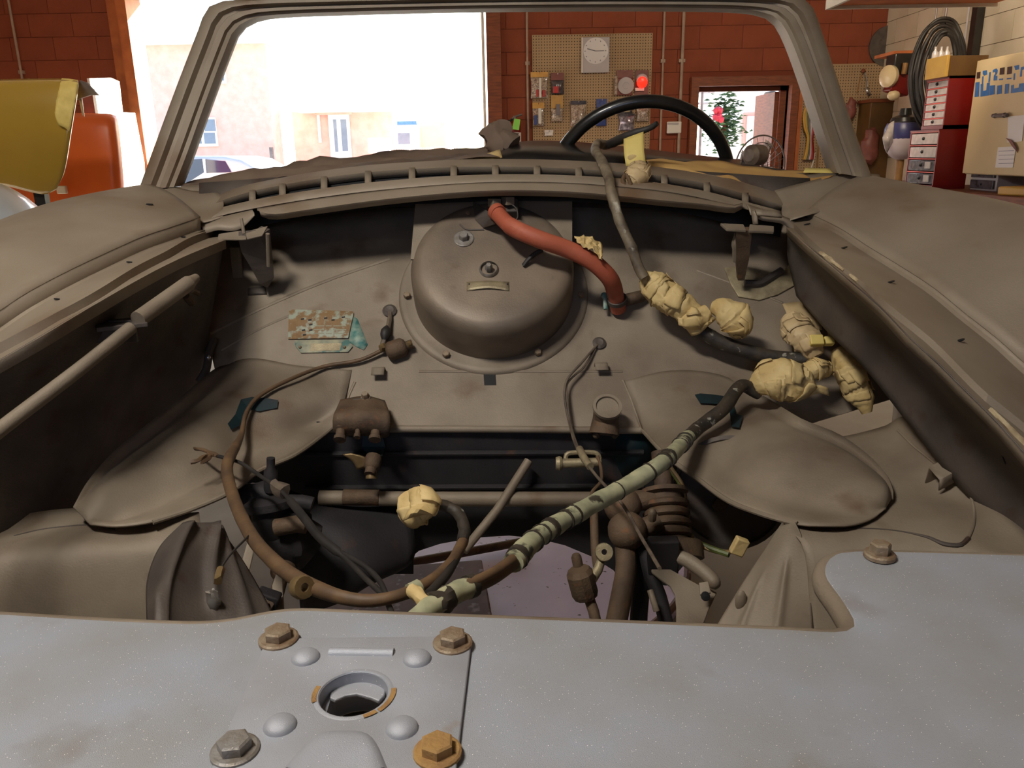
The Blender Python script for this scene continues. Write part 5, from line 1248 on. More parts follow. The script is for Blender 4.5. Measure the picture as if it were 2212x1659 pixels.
# ================================================================ steering wheel
topp = P(1402, 219, 1.82)
upw = V((0.02, -math.sin(math.radians(22)), math.cos(math.radians(22)))).normalized()
cen = topp - upw * 0.205
lat = V((1, 0, 0)); nw = lat.cross(upw).normalized(); lat = upw.cross(nw)
sw = obj('steering_wheel', MB().tube([cen + lat * math.cos(a) * .205 + upw * math.sin(a) * .205 for a in [2 * math.pi * i / 90 for i in range(91)]], 0.0145, 14, cap=False), 'black_gloss', car)
sw['label'] = 'dark thin rimmed steering wheel behind the dash'
obj('spoke', MB().tube([cen - lat * .2 - upw * .02, cen - lat * .1 - upw * .035, cen - upw * .04], 0.008, 8), 'silver', sw)
obj('spoke', MB().tube([cen + lat * .2 - upw * .02, cen + lat * .1 - upw * .035, cen - upw * .04], 0.008, 8), 'silver', sw)
obj('hub', MB().lathe([(0.05, -.02), (.052, 0), (.045, .012), (.0001, .016)], cen - upw * .03, nw, 24), 'black_gloss', sw)
# ================================================================ things on the back wall
def wp(px, py, off=0.0): return P(px, py, YW - off)
def slab(px0, py0, px1, py1, off, th):               # upright box on the back wall from two pixel corners
    a, b = wp(px0, py0, off), wp(px1, py1, off)
    return MB().box(((a.x + b.x) / 2, YW - off - th / 2, (a.z + b.z) / 2), (abs(b.x - a.x), th, abs(a.z - b.z)))
tag(obj('pegboard', slab(1149, 76, 1402, 330, 0.012, 0.012), 'pegboard', smooth=0), 'beige pegboard with clock and packets on the brown wall', 'pegboard')
tag(obj('pegboard', slab(1722, 140, 1934, 420, 0.012, 0.012), 'pegboard', smooth=0), 'beige pegboard of hand tools in the corner by the side door', 'pegboard')
# conduits
def conduit(px, py0, py1, r, label, m='pipe_grey', px1=None):
    a, b = wp(px, py0, 0.03), wp(px1 or px, py1, 0.03)
    t = thing('conduit', label, 'conduit', (a.x, a.y, 0.4))
    obj('pipe', MB().tube([(a.x, a.y, ZC - 0.01), (a.x, a.y, 0.4)], r, 8), m, t)
    for z in (1.25, 2.1, 2.9):
        obj('clip', MB().box((a.x, a.y + 0.01, z), (r * 4, 0.03, 0.03)), m, t)
conduit(1138, 20, 300, 0.010, 'thin grey conduit between door jamb and pegboard')
conduit(1436, 20, 320, 0.010, 'thin grey conduit just right of the clock pegboard')
conduit(1478, 20, 320, 0.014, 'thicker grey conduit beside the side door frame')
conduit(18, 0, 90, 0.012, 'slim grey conduit on the wall above the olive panel')
# clock
ck = thing('wall_clock', 'square grey wall clock with round dial on the pegboard', 'clock', wp(1285, 158, .024))
obj('case', slab(1257, 82, 1315, 157, 0.024, 0.04), 'grey_box', ck, bevel=0.004)
obj('dial', MB().lathe([(0.115, 0), (0.115, 0.004), (0.105, 0.005), (0.0001, 0.004)], wp(1287, 110, .064), (0, -1, 0), 40), 'dial', ck)
obj('edge_strip', slab(1256, 81, 1259, 157, 0.064, 0.004), 'white_trim', ck)
c = wp(1286, 110, .070)
obj('hour_hand', MB().tube([c, c + V((-0.075, 0, 0.02))], 0.004, 6), 'paper_line', ck)
obj('minute_hand', MB().tube([c, c + V((0.08, 0, 0.0))], 0.003, 6), 'paper_line', ck)
for k in range(12):
    a = k * math.pi / 6
    obj('hour_mark', MB().box(c + V((math.sin(a) * .095, 0, math.cos(a) * .095)), (.006, .002, .012), Matrix.Rotation(-a, 4, 'Y')), 'paper_line', ck)
# packets on hooks
def packet(name, label, px0, py0, px1, py1, pouch, card, split=0.3, extra=None, seed=0, plump=0.025):
    a, b = wp(px0, py0, .03), wp(px1, py1, .03)
    t = thing(name, label, 'packet', ((a.x + b.x) / 2, a.y, b.z), 'packets on the pegboard')
    w, h = b.x - a.x, a.z - b.z
    zc = a.z - h * split
    obj('hook', MB().tube([((a.x + b.x) / 2, YW - .02, a.z - .015), ((a.x + b.x) / 2, YW - .10, a.z - .015), ((a.x + b.x) / 2, YW - .10, a.z - .005)], 0.003, 6), 'silver', t)
    obj('header_card', MB().box(((a.x + b.x) / 2, YW - .045, (a.z + zc) / 2), (w, .006, a.z - zc)), card, t)
    def disp(p, tt, s):
        e = math.sin(math.pi * max(0, min(1, s))) * math.sin(math.pi * max(0.02, min(.98, tt)))
        return p + V((0, -plump * e * (1 + 0.8 * noise.noise(p * 26 + V((seed, 0, 0)))), 0))
    g = MB().loft([[(a.x, YW - .048, zc), (b.x, YW - .048, zc)], [(a.x + w * .04, YW - .048, (zc + b.z) / 2), (b.x - w * .04, YW - .048, (zc + b.z) / 2)], [(a.x, YW - .048, b.z), (b.x, YW - .048, b.z)]], 12, 12, disp=disp)
    obj('pouch', g, pouch, t, solid=0.006, smooth=30)
    if extra:
        for (x0, y0, x1, y1, m) in extra:
            obj('content', MB().box(((wp(x0, y0).x + wp(x1, y1).x) / 2, YW - .075, (wp(x0, y0).z + wp(x1, y1).z) / 2), (wp(x1, y1).x - wp(x0, y0).x, .012, wp(x0, y0).z - wp(x1, y1).z)), m, t, bevel=.003)
    return t
packet('blister_pack', 'tall blister pack with yellow strips and red caps', 1146, 156, 1184, 212, 'clear_pouch', 'card_yellow', .2, [(1158, 195, 1163, 210, 'card_red'), (1171, 196, 1177, 210, 'card_red'), (1164, 170, 1169, 212, 'white_plastic')], 1)
packet('blister_pack', 'dark blister pack with orange foot hung beside the yellow one', 1190, 158, 1218, 203, 'drawer_dark', 'card_maroon', .35, [(1194, 188, 1206, 202, 'card_red')], 2)
packet('blister_pack', 'small packet with yellow header and blue corner', 1150, 222, 1176, 272, 'clear_pouch', 'card_yellow', .25, [(1153, 250, 1160, 270, 'card_blue'), (1162, 235, 1169, 268, 'white_plastic')], 3)
packet('blister_pack', 'beige card with a small grey tool in the middle', 1190, 206, 1216, 262, 'clear_pouch', 'paper_tan', .5, [(1200, 226, 1209, 250, 'grey_metal')], 4)
packet('parts_bag', 'lumpy clear bag of parts hung near the wheel rim', 1232, 218, 1266, 272, 'clear_pouch', 'drawer_dark', .15, None, 5, .05)
packet('parts_bag', 'narrow dark blue packet half hidden by the steering wheel', 1288, 214, 1310, 272, 'card_blue', 'card_blue', .3, None, 6, .03)
packet('disc_pack', 'maroon card pack holding a round pale disc', 1332, 152, 1366, 206, 'card_maroon', 'card_maroon', .3, [(1326, 166, 1331, 205, 'clear_pouch')], 7, .01)
obj('disc', MB().lathe([(0.075, 0), (.075, .004), (.03, .006), (.028, .002), (.0001, .002)], wp(1352, 185, .065), (0, -1, 0), 28), 'grey_box', [o for o in THINGS if o.name.startswith('disc_pack')][-1])
packet('foil_bag', 'shiny silver foil bag below the red reflector', 1336, 246, 1370, 282, 'foil', 'drawer_dark', .12, None, 8, .04)
packet('parts_bag', 'crumpled brown bag hanging at the pegboard edge', 1374, 226, 1402, 262, 'clear_pouch', 'card_yellow', .2, None, 9, .06)
packet('black_pack', 'black card pack above the silver foil bag', 1334, 224, 1366, 246, 'drawer_dark', 'black_gloss', .5, [(1346, 234, 1358, 243, 'aluminium')], 10, .01)
packet('price_card', 'small pale card low on the pegboard', 1176, 281, 1195, 293, 'paper_white', 'paper_white', .4, None, 11, .001)
rl = thing('red_reflector', 'round glowing red lamp with white cap on the pegboard', 'lamp', wp(1387, 205, .03))
obj('backing', slab(1372, 152, 1400, 205, .026, .012), 'card_maroon', rl)
obj('housing', MB().lathe([(0.05, 0), (.056, .02), (.05, .05), (.0001, .055)], wp(1386, 172, .03), (0, -1, -.1), 24), 'grey_box', rl)
obj('lens', MB().lathe([(0.05, 0), (.048, .012), (.03, .02), (.0001, .022)], wp(1387, 178, .08), (0, -1, -.1), 24), 'red_glow', rl)
obj('tag', slab(1372, 190, 1391, 196, .05, .01), 'paper_white', rl)
# fire extinguisher
fe = thing('fire_extinguisher', 'red fire extinguisher with green tag at the jamb', 'extinguisher', wp(1112, 330, .1))
a = wp(1112, 262, .1); b = wp(1112, 330, .1)
obj('cylinder', MB().lathe([(0.055, 0), (.06, .02), (.06, (a.z - b.z) * .85), (.045, (a.z - b.z) * .95), (.02, a.z - b.z), (.0001, a.z - b.z)], b, (0, 0, 1), 24), 'red_paint', fe)
obj('label', MB().lathe([(0.0615, 0), (.0615, .12)], wp(1112, 315, .1), (0, 0, 1), 24, cap=False), 'paper_white', fe)
obj('handle', MB().tube([a + V((-.04, 0, .01)), a + V((.0, 0, .04)), a + V((.07, -.01, .06))], .01, 8).tube([a, a + V((0, 0, .05))], .015, 8), 'grey_metal', fe)
obj('hose', MB().tube(crom([a + V((-.02, -.02, .02)), a + V((-.08, -.02, -.03)), a + V((-.08, -.02, -.2)), a + V((-.05, -.04, -.3))], 20), .010, 8), 'black_gloss', fe)
obj('tag', MB().fill([wp(1111, 256, .19), wp(1124, 258, .19), wp(1121, 281, .19), wp(1106, 279, .19)]), 'card_green', fe, solid=.003, smooth=0)
ts = thing('switch_box', 'white plastic control box between the two conduits', 'control box', wp(1455, 288, .012))
obj('case', slab(1440, 263, 1470, 288, 0.012, 0.04), 'white_plastic', ts, bevel=0.01)
obj('slot', slab(1442, 265, 1466, 269, 0.052, 0.004), 'grey_box', ts)
# tools in the corner
def hang(name, label, pts, r, m, cat='tool', off=.04, n=8):
    return tag(obj(name, MB().tube(crom([wp(a, b, off) for a, b in pts], 14), r, n), m), label, cat)
rg = thing('strap_bundle', 'bundle of coloured straps hung beside the side door', 'straps', wp(1752, 380, .05))
for k, (x, m, y0) in enumerate([(1738, 'gold_tool', 240), (1742, 'yellow_board', 235), (1745, 'foliage', 228), (1748, 'grey_metal', 226), (1752, 'lavender_plastic', 230), (1757, 'card_red', 235), (1761, 'red_paint', 240)]):
    obj('strap', MB().tube(crom([wp(1752, 222, .06), wp(x, y0, .06), wp(x, 275, .07), wp(1750 + (x - 1750) * .4, 296, .07), wp(1749 + (x - 1750) * .7, 330, .06), wp(1746 + (x - 1750) * .8, 345, .06)], 20), .012, 8), m if k != 2 else 'wire_green', rg)
obj('hook', MB().tube([wp(1752, 214, .01), wp(1752, 216, .08)], .01, 8), 'wood_brown', rg)
hang('broom_handle', 'leaning pale broom handle below the straps', [(1745, 385), (1755, 355), (1760, 330)], .008, 'white_trim', 'handle')
hang('mop_handle', 'leaning wooden handle behind the right pillar', [(1765, 380), (1768, 320), (1778, 250)], .008, 'wood_tool', 'handle')
pr = thing('pruning_shears', 'old shears hanging high on the tool pegboard', 'shears', wp(1872, 210, .03))
obj('handle', MB().tube(crom([wp(1866, 150, .04), wp(1858, 170, .04), wp(1852, 200, .04)], 10), .006, 8), 'wood_tool', pr)
obj('handle', MB().tube(crom([wp(1866, 150, .04), wp(1872, 172, .04), wp(1874, 188, .04)], 10), .006, 8), 'silver', pr)
obj('blade', MB().fill([wp(1868, 190, .04), wp(1876, 188, .04), wp(1882, 205, .04), wp(1876, 208, .04)]), 'silver', pr, solid=.004)
obj('knob', MB().sphere(wp(1865, 153, .05), .02, 10, 8), 'wood_brown', pr)
db = thing('storage_bin', 'dark wooden bin standing against the tool pegboard', 'bin', wp(1870, 400, .2))
a, b = wp(1852, 222, .02), wp(1884, 420, .02)
obj('body', MB().box(((a.x + b.x) / 2, YW - .19, (a.z + b.z) / 2), (b.x - a.x, .26, a.z - b.z)), 'brown_board', db, bevel=.01)
obj('lid', MB().box(((a.x + b.x) / 2, YW - .19, a.z), (b.x - a.x + .03, .28, .03)), 'wood_brown', db, bevel=.005)
tag(obj('maroon_bag', MB().sphere(wp(1838, 235, .1), .09, 14, 10, (.6, .5, 1), jit=.4), 'card_maroon'), 'maroon cloth bag hanging beside the wooden bin', 'bag')
tag(obj('tan_bag', MB().sphere(wp(1880, 318, .385), .12, 14, 10, (.7, .5, 1.3), jit=.4), 'card_maroon'), 'dull pinkish bag hanging in front of the wooden bin', 'bag')
tag(obj('tray_shelf', slab(1892, 352, 1922, 372, .024, .20), 'black_gloss', bevel=.004), 'black tray fixed below the tool pegboard', 'tray')
# stand fan in front of the side door
fan = thing('pedestal_fan', 'pedestal fan with dusty motor and round wire guard before the side door', 'fan', P(1640, 500, 7.0))
fc = P(1632, 335, 7.0)
fan.location = (fc.x, fc.y, 0); WL[fan] = V(fan.location)
fd = V((-.35, .9, .05)).normalized()
obj('motor', MB().lathe([(0.0001, -.10), (.05, -.10), (.085, -.07), (.09, 0), (.085, .06), (.05, .09), (.0001, .09)], fc, V((-.8, -.6, 0)), 24), 'steel_dark', fan)
gx, gy = frame(fd)
for R in (.26, .20, .14, .08):
    cg = P(1642, 360, 7.15)
    obj('guard_ring', MB().tube([cg + gx * math.cos(t) * R + gy * math.sin(t) * R for t in [2 * math.pi * i / 40 for i in range(41)]], .007 if R == .26 else .0035, 6, cap=False), 'grey_metal', fan)
for k in range(24):
    t = 2 * math.pi * k / 24
    obj('guard_wire', MB().tube([cg + fd * -.04, cg + gx * math.cos(t) * .26 + gy * math.sin(t) * .26], .002, 5), 'grey_metal', fan)
for k in range(4):
    t = math.pi / 2 * k + .4
    u, w = gx * math.cos(t) + gy * math.sin(t), gx * -math.sin(t) + gy * math.cos(t)
    obj('blade', MB().loft([[cg + u * .05 - w * .03, cg + u * .22 - w * .06], [cg + u * .05 + w * .03 + fd * .02, cg + u * .22 + w * .06 + fd * .03]], 5, 4), 'grey_box', fan, solid=.003)
obj('neck', MB().tube([fc, fc + V((0, 0, -.2))], .04, 10), 'steel_dark', fan)
obj('pole', MB().tube([fc + V((0, 0, -.15)), V((fc.x, fc.y, .03))], .018, 10), 'steel_dark', fan)
obj('base', MB().lathe([(.24, 0), (.24, .02), (.05, .05), (.0001, .05)], (fc.x, fc.y, 0), (0, 0, 1), 28), 'steel_dark', fan)
tag(obj('storage_carton', MB().box(P(1585, 360, 7.6) + V((0, 0, -.58)), (.34, .3, 1.3)), 'grey_metal', bevel=.02), 'dull grey bin standing beside the pedestal fan', 'bin')
# ================================================================ right hand wall: bench, drawers, cabinet
bench = thing('workbench', 'wooden workbench along the white wall', 'workbench', (3.25, 5.2, 0))
obj('top', MB().box((3.19, 5.1, .985), (.62, 2.2, .05)), 'wood_brown', bench, bevel=.004)
for y in (4.1, 6.1):
    for x in (2.95, 3.44):
        obj('leg', MB().box((x, y, .48), (.07, .07, .96)), 'wood_brown', bench)
def drawer_unit(name, label, x0, yn, yf, zt, zb, xback, rows, dark, group):
    t = thing(name, label, 'drawer cabinet', ((x0 + xback) / 2, (yn + yf) / 2, zb), group)
    h = zt - zb
    W_ = yf - yn
    f = MB()
    th = .012
    f.box(((x0 + xback) / 2 + .004, yn + th / 2, (zt + zb) / 2), (xback - x0, th, h)).box(((x0 + xback) / 2 + .004, yf - th / 2, (zt + zb) / 2), (xback - x0, th, h))
    f.box(((x0 + xback) / 2, (yn + yf) / 2, zt - th / 2), (xback - x0, W_, th)).box(((x0 + xback) / 2, (yn + yf) / 2, zb + th), (xback - x0, W_, th * 2)).box((xback - th / 2, (yn + yf) / 2, (zt + zb) / 2), (th, W_, h))
    obj('case', f, 'red_paint', t, smooth=0)
    pitch = (h - 3 * th) / rows
    for r in range(rows):
        zc = zb + 2 * th + pitch * (r + .5)
        obj('divider', MB().box((x0 + .02, (yn + yf) / 2, zc + pitch / 2 - .003), (.03, W_ - th, .007)), 'red_trim', t, smooth=0)
        d = obj('drawer', MB().box((x0 + .03, (yn + yf) / 2, zc - .003), (.05, W_ - 3 * th, pitch * .80)), 'drawer_dark' if r in dark else 'clear_plastic', t, bevel=.003)
        obj('knob', MB().sphere((x0 + .001, (yn + yf) / 2, zc), .011, 10, 8), 'knob', d)
        if r in dark:
            obj('content', MB().box((x0 + .002, yn + W_ * .25, zc), (.006, W_ * .18, pitch * .5)), 'clear_plastic', d)
    return t
x0 = PX(2056, 240, 2.92).x
yn = 5.60
zt, zb = P(2056, 165, yn).z, P(2050, 278, yn).z
drawer_unit('drawer_cabinet', 'red parts cabinet with six clear drawers on top of the wider one', 2.92, yn, 5.89, zt, zb, 3.12, 6, (), 'red parts cabinets')
zt2, zb2 = zb - .003, 1.012
drawer_unit('drawer_cabinet', 'wider red parts cabinet with four large drawers standing on the bench', 2.90, yn, 6.0, zt2, zb2, 3.12, 4, (0, 1), 'red parts cabinets')
yb_ = thing('wooden_box', 'yellow ended wooden box on top of the red drawers', 'box', (3.0, 5.7, zt))
obj('body', MB().box((3.03, 5.72, zt + .065), (.26, .26, .125)), 'brown_board', yb_, bevel=.003)
obj('end_board', MB().box((2.895, 5.72, zt + .065), (.02, .27, .135)), 'yellow_board', yb_, bevel=.003)
for k in range(3):
    obj('bottle', MB().lathe([(.02, 0), (.02, .05), (.008, .07), (.008, .09), (.0001, .09)], (2.93 + .04 * k, 5.84, zt + .12), (0, 0, 1), 12), 'clear_plastic', yb_)
# grey mini drawers below the cabinet
gm = thing('drawer_cabinet', 'small grey two drawer cabinet below the white cabinet', 'drawer cabinet', (3.1, 5.35, 1.01))
obj('case', MB().box((3.20, 5.36, 1.085), (.18, .30, .15)), 'grey_box', gm, bevel=.004)
for z in (1.05, 1.12):
    d = obj('drawer', MB().box((3.105, 5.36, z), (.02, .26, .055)), 'drawer_dark', gm, bevel=.003)
    obj('knob', MB().sphere((3.093, 5.36, z), .008, 8, 6), 'knob', d)
tag(obj('yellow_case', MB().box((3.05, 4.72, 1.035), (.20, .34, .05), Matrix.Rotation(.3, 4, 'Z')), 'gold_tool', bevel=.01), 'flat yellow case lying at the bench edge', 'case')
# white wall cabinet with lettering
xc = 3.06
ct_, cb_ = PX(2108, 131, xc), PX(2086, 376, xc)
yfar = (ct_.y + cb_.y) / 2
wc = thing('wall_cabinet', 'white metal wall cabinet with blue lettering and notes', 'cabinet', ((xc + XR - .05) / 2, 4.9, cb_.z))
obj('body', MB().box(((xc + .012 + XR - .05) / 2, (yfar + 4.0) / 2, (ct_.z + cb_.z) / 2), (XR - .05 - xc - .012, yfar - 4.0, ct_.z - cb_.z)), 'cream', wc, bevel=.004)
door = obj('door', MB().box((xc, (yfar + 4.0) / 2, (ct_.z + cb_.z) / 2), (.02, yfar - 4.0 - .01, ct_.z - cb_.z - .01)), 'cream', wc, bevel=.004)
def onc(px, py, off=.0): return PX(px, py, xc - .0105 - off)
def cq(pts): return [(1900 + a / 7.09, 20 + b / 7.09) for a, b in pts]
def glyph(pts, m, off=.0005):
    obj('lettering', MB().prism([onc(a, b, off) for a, b in cq(pts)], (-.0006, 0, 0)), m, door, smooth=0)
glyph([(1492, 965), (1548, 955), (1540, 1055), (1486, 1065)], 'brown_ink')
glyph([(1470, 1122), (1532, 1112), (1522, 1335), (1456, 1345)], 'blue_ink')
glyph([(1580, 945), (1645, 932), (1650, 1000), (1600, 1015), (1580, 990)], 'blue_ink')
glyph([(1572, 1030), (1595, 1025), (1585, 1150), (1565, 1155)], 'blue_ink')
glyph([(1548, 1150), (1590, 1140), (1585, 1250), (1635, 1240), (1645, 1130), (1690, 1120), (1675, 1320), (1545, 1338)], 'blue_ink')
glyph([(1680, 965), (1706, 958), (1692, 1110), (1666, 1118)], 'blue_ink')
glyph([(1735, 930), (1790, 905), (1812, 930), (1805, 980), (1775, 1020), (1806, 1018), (1800, 1085), (1745, 1092), (1750, 1020), (1770, 985), (1770, 955), (1735, 970)], 'blue_ink')
glyph([(1690, 1170), (1770, 1160), (1765, 1300), (1682, 1318)], 'blue_ink')
glyph([(1845, 900), (1918, 888), (1910, 995), (1838, 1005)], 'brown_ink')
glyph([(1832, 1065), (1892, 1058), (1890, 1080), (1830, 1088)], 'blue_ink')
glyph([(1805, 1170), (1876, 1158), (1870, 1292), (1796, 1305)], 'blue_ink')
glyph([(1958, 885), (2032, 872), (2025, 985), (1950, 998)], 'brown_ink')
glyph([(1950, 1055), (2020, 1048), (2018, 1068), (1948, 1076)], 'blue_ink')
glyph([(1925, 1150), (1985, 1140), (1975, 1288), (1915, 1298)], 'blue_ink')
glyph([(2062, 870), (2140, 852), (2138, 920), (2080, 932)], 'blue_ink')
glyph([(2055, 985), (2080, 980), (2072, 1080), (2048, 1085)], 'blue_ink')
glyph([(2015, 1165), (2060, 1155), (2055, 1215), (2130, 1200), (2140, 1140), (2212, 1130), (2212, 1260), (2010, 1285)], 'blue_ink')
glyph([(2165, 890), (2212, 875), (2212, 920), (2185, 930), (2180, 1030), (2150, 1035)], 'blue_ink')
obj('handle', MB().tube([onc(2145, 250, .02), onc(2176, 249, .02)], .012, 8).sphere(onc(2150, 250, .02), .016, 8, 6).sphere(onc(2170, 249, .02), .016, 8, 6), 'grey_metal', wc)
nt_ = tag(obj('note_sheet', MB().prism([onc(2156, 318, .002), onc(2195, 316, .002), onc(2188, 362, .002), onc(2150, 362, .002)], (-.001, 0, 0)), 'paper_white', smooth=0), 'ruled white note sheet taped to the white cabinet door', 'note')
for k in range(4):
    obj('ruled_line', MB().prism([onc(2157, 326 + k * 9, .0032), onc(2191, 325 + k * 9, .0032), onc(2191, 326 + k * 9, .0032), onc(2157, 327 + k * 9, .0032)], (-.0004, 0, 0)), 'paper_line', nt_)
nt2 = tag(obj('note_sheet', MB().prism([onc(2178, 252, .002), onc(2214, 248, .002), onc(2208, 305, .002), onc(2176, 308, .002)], (-.001, 0, 0)), 'paper_white', smooth=0), 'plain white sheet taped beside the cabinet handle', 'note')
obj('corner_curl', MB().loft([[onc(2172, 298, .003), onc(2184, 302, .012)], [onc(2178, 304, .004), onc(2194, 318, .014)], [onc(2186, 316, .004), onc(2198, 330, .006)]], 6, 6), 'card_maroon', nt2, solid=.002)
# dark post and cord on the white wall
pa = PX(2112, 60, XR - .07)
tag(obj('wall_post', MB().box((XR - .08, pa.y, 2.3), (.06, .07, 2.1)), 'black_gloss', smooth=0), 'dark upright post on the white block wall', 'post')
pb_ = PX(2088, 80, XR - .06)
tag(obj('electrical_cable', MB().tube([(XR - .07, pb_.y, ZC - .02), (XR - .07, pb_.y, 1.4)], .008, 8), 'grey_box'), 'thin pale cord running down the white wall', 'cord')
# coiled cable on a hook
coil = thing('cable_coil', 'thick coil of black cable hanging above the red drawers', 'cable', PX(2020, 290, 2.95))
yk = 6.28
rnd = random.Random(3)
for k in range(11):
    cx, cy = 2026 + rnd.uniform(-5, 5), 168 + rnd.uniform(-6, 4)
    hw, hh = 60 - k * 3.2 + rnd.uniform(-3, 3), 126 - k * 3.0 + rnd.uniform(-6, 2)
    loop = []
    for t in range(49):
        a = 2 * math.pi * t / 48
        sx_, sy_ = math.sin(a), math.cos(a)
        x_ = cx + hw * (abs(sx_) ** .9) * (1 if sx_ > 0 else -1) + 14 * max(0, sy_) + 2.5 * noise.noise(V((t * .3, k * 2.1, 5)))
        loop.append(P(x_, cy - hh * sy_, yk - .014 * k + .03 * noise.noise(V((t * .2, k, 0)))))
    obj('cable', MB().tube(loop, .0125, 8, cap=False), 'cable_black', coil)
hk = P(2042, 40, yk)
obj('hook_wire', MB().tube([hk, V((hk.x, hk.y, ZC))], .008, 6), 'grey_metal', coil)
obj('hook_wire', MB().tube([P(2020, 48, yk), V((P(2020, 48, yk).x, hk.y, ZC))], .006, 6), 'grey_metal', coil)
# machines on the wall left of the coil
gr_ = thing('red_grinder', 'red wall tool with pale round knobs beside the coil', 'tool', P(1935, 210, 6.9))
obj('body', MB().box(P(1942, 180, 6.9), (.16, .14, .17), Matrix.Rotation(.3, 4, 'Y')), 'red_paint', gr_, bevel=.01)
obj('wheel', MB().lathe([(.07, -.03), (.085, -.01), (.085, .02), (.06, .035), (.0001, .04)], P(1921, 165, 6.85), (-.9, -.4, 0), 24), 'cream', gr_)
obj('knob', MB().sphere(P(1930, 206, 6.85), .05, 12, 8, (1, 1, .8)), 'cream', gr_)
obj('motor', MB().box(P(1942, 140, 6.9), (.15, .16, .16)), 'black_gloss', gr_, bevel=.01)
obj('bottle', MB().tube([P(1952, 160, 6.8), P(1956, 136, 6.8)], .02, 8), 'wood_tool', gr_)
tag(obj('wall_shelf', MB().box(P(1955, 118, 7.0), (.35, .35, .025)), 'wood_orange', bevel=.003), 'short orange wooden shelf on the white wall', 'shelf')
tag(obj('wall_plate', MB().lathe([(.18, 0), (.18, .02), (.0001, .025)], wp(1918, 100, .01), (0, -1, 0), 32), 'steel_dark'), 'dull round grey plate on the brown wall corner', 'plate')
cv = thing('shop_vacuum', 'blue and white round canister hanging under the coil', 'canister', P(1948, 345, 6.6))
cc2 = P(1950, 300, 6.6)
obj('body', MB().sphere(cc2, .155, 24, 14, (.9, .9, 1.05)), 'lavender_plastic', cv)
obj('band', MB().lathe([(.135, -.03), (.146, 0), (.142, .06), (.125, .10)], cc2 + V((0, 0, .02)), (0, 0, 1), 28, cap=False), 'blue_plastic', cv)
obj('motor_head', MB().lathe([(.11, 0), (.10, .03), (.05, .05), (.04, .10), (.0001, .10)], cc2 + V((0, 0, .13)), (0, 0, 1), 24), 'black_gloss', cv)
obj('stand_post', MB().tube([cc2 + V((0, 0, -.12)), V((cc2.x, cc2.y, 0.02))], .03, 10), 'wood_tool', cv)
fsh = MB().loft([[P(1912, 285, 6.5), P(1920, 268, 6.5), P(1932, 260, 6.5)], [P(1906, 300, 6.45), P(1918, 300, 6.42), P(1930, 290, 6.45)], [P(1916, 332, 6.5), P(1922, 320, 6.48), P(1929, 308, 6.5)]], 10, 10)
tag(obj('face_shield', fsh, 'clear_plastic', solid=.004, smooth=60), 'clear curved face shield hung beside the round canister', 'face shield')
# hanging overhead shelf
os_ = thing('overhead_shelf', 'wooden overhead shelf with pale edge hung from the ceiling', 'shelf', (2.3, 4.6, 2.1))
s1, s2 = P(1788, 18, 5.0), P(2150, 6, 5.0)
zs = (s1.z + s2.z) / 2
obj('board', MB().box(((s1.x + s2.x) / 2, 4.62, zs + .02), (s2.x - s1.x, .76, .03)), 'wood_orange', os_)
obj('edge_strip', MB().box(((s1.x + s2.x) / 2, 5.0, zs + .012), (s2.x - s1.x + .02, .02, .05)), 'white_trim', os_)
obj('edge_strip', MB().box((s1.x, 4.62, zs + .012), (.02, .76, .05)), 'white_trim', os_)
for x in (s1.x + .03, s2.x - .03):
    for y in (4.28, 4.96):
        obj('hanger', MB().tube([(x, y, zs + .03), (x, y, ZC)], .006, 6), 'grey_metal', os_)
# ================================================================ left background: painted panels and a white car
op = thing('olive_panel', 'glossy olive yellow car panel with masking tape on its edge', 'car panel', P(80, 420, 4.6))
yo = 4.6
rows = [[P(-330, 176, yo + .12), P(-150, 173, yo + .12), P(0, 171, yo + .12), P(130, 169, yo + .12), P(168, 172, yo + .12)],
        [P(-330, 186, yo + .02), P(-150, 184, yo + .02), P(0, 182, yo + .02), P(130, 181, yo + .02), P(168, 184, yo + .02)],
        [P(-330, 280, yo - .05), P(-150, 280, yo - .05), P(0, 280, yo - .05), P(120, 282, yo - .05), P(152, 286, yo - .05)],
        [P(-330, 360, yo - .03), P(-150, 365, yo - .03), P(0, 370, yo - .03), P(110, 378, yo - .03), P(138, 372, yo - .03)],
        [P(-330, 385, yo), P(-150, 392, yo), P(0, 400, yo), P(95, 420, yo), P(122, 410, yo)]]
obj('skin', MB().loft(rows, 40, 30), 'olive', op, solid=.012, smooth=70)
tp_ = [(136, 170, yo + .10), (168, 172, yo + .10), (166, 200, yo - .01), (158, 240, yo - .045), (150, 284, yo - .065), (140, 274, yo - .065), (128, 272, yo - .065), (122, 250, yo - .06), (118, 240, yo - .055), (128, 205, yo - .02)]
g = MB().loft([[P(134, 169, yo + .10), P(150, 170, yo + .10), P(170, 173, yo + .10)], [P(130, 184, yo + .005), P(150, 184, yo + .005), P(168, 186, yo + .005)], [P(122, 225, yo - .035), P(145, 226, yo - .035), P(162, 228, yo - .035)], [P(119, 244, yo - .055), P(140, 248, yo - .055), P(157, 252, yo - .055)], [P(127, 270, yo - .062), P(140, 276, yo - .062), P(150, 284, yo - .062)]], 10, 16, disp=lambda p, t, s: p + V((0.006 * noise.noise(p * 40), -.006, 0)))
obj('tape', g, 'tape_new', op, solid=.002)
obj('inner_frame', MB().fill([P(172, 173, yo + .1), P(186, 178, yo + .1), P(206, 200, yo + .1), P(212, 206, yo + .1), P(196, 205, yo + .1), P(162, 216, yo + .1), P(166, 198, yo + .1)]), 'grey_metal', op, solid=.02, smooth=0)
obj('hinge_arm', MB().loft([[P(170, 214, yo + .12), P(176, 212, yo + .12)], [P(177, 246, yo + .12), P(181, 252, yo + .12)]], 4, 4), 'white_trim', op, solid=.01)
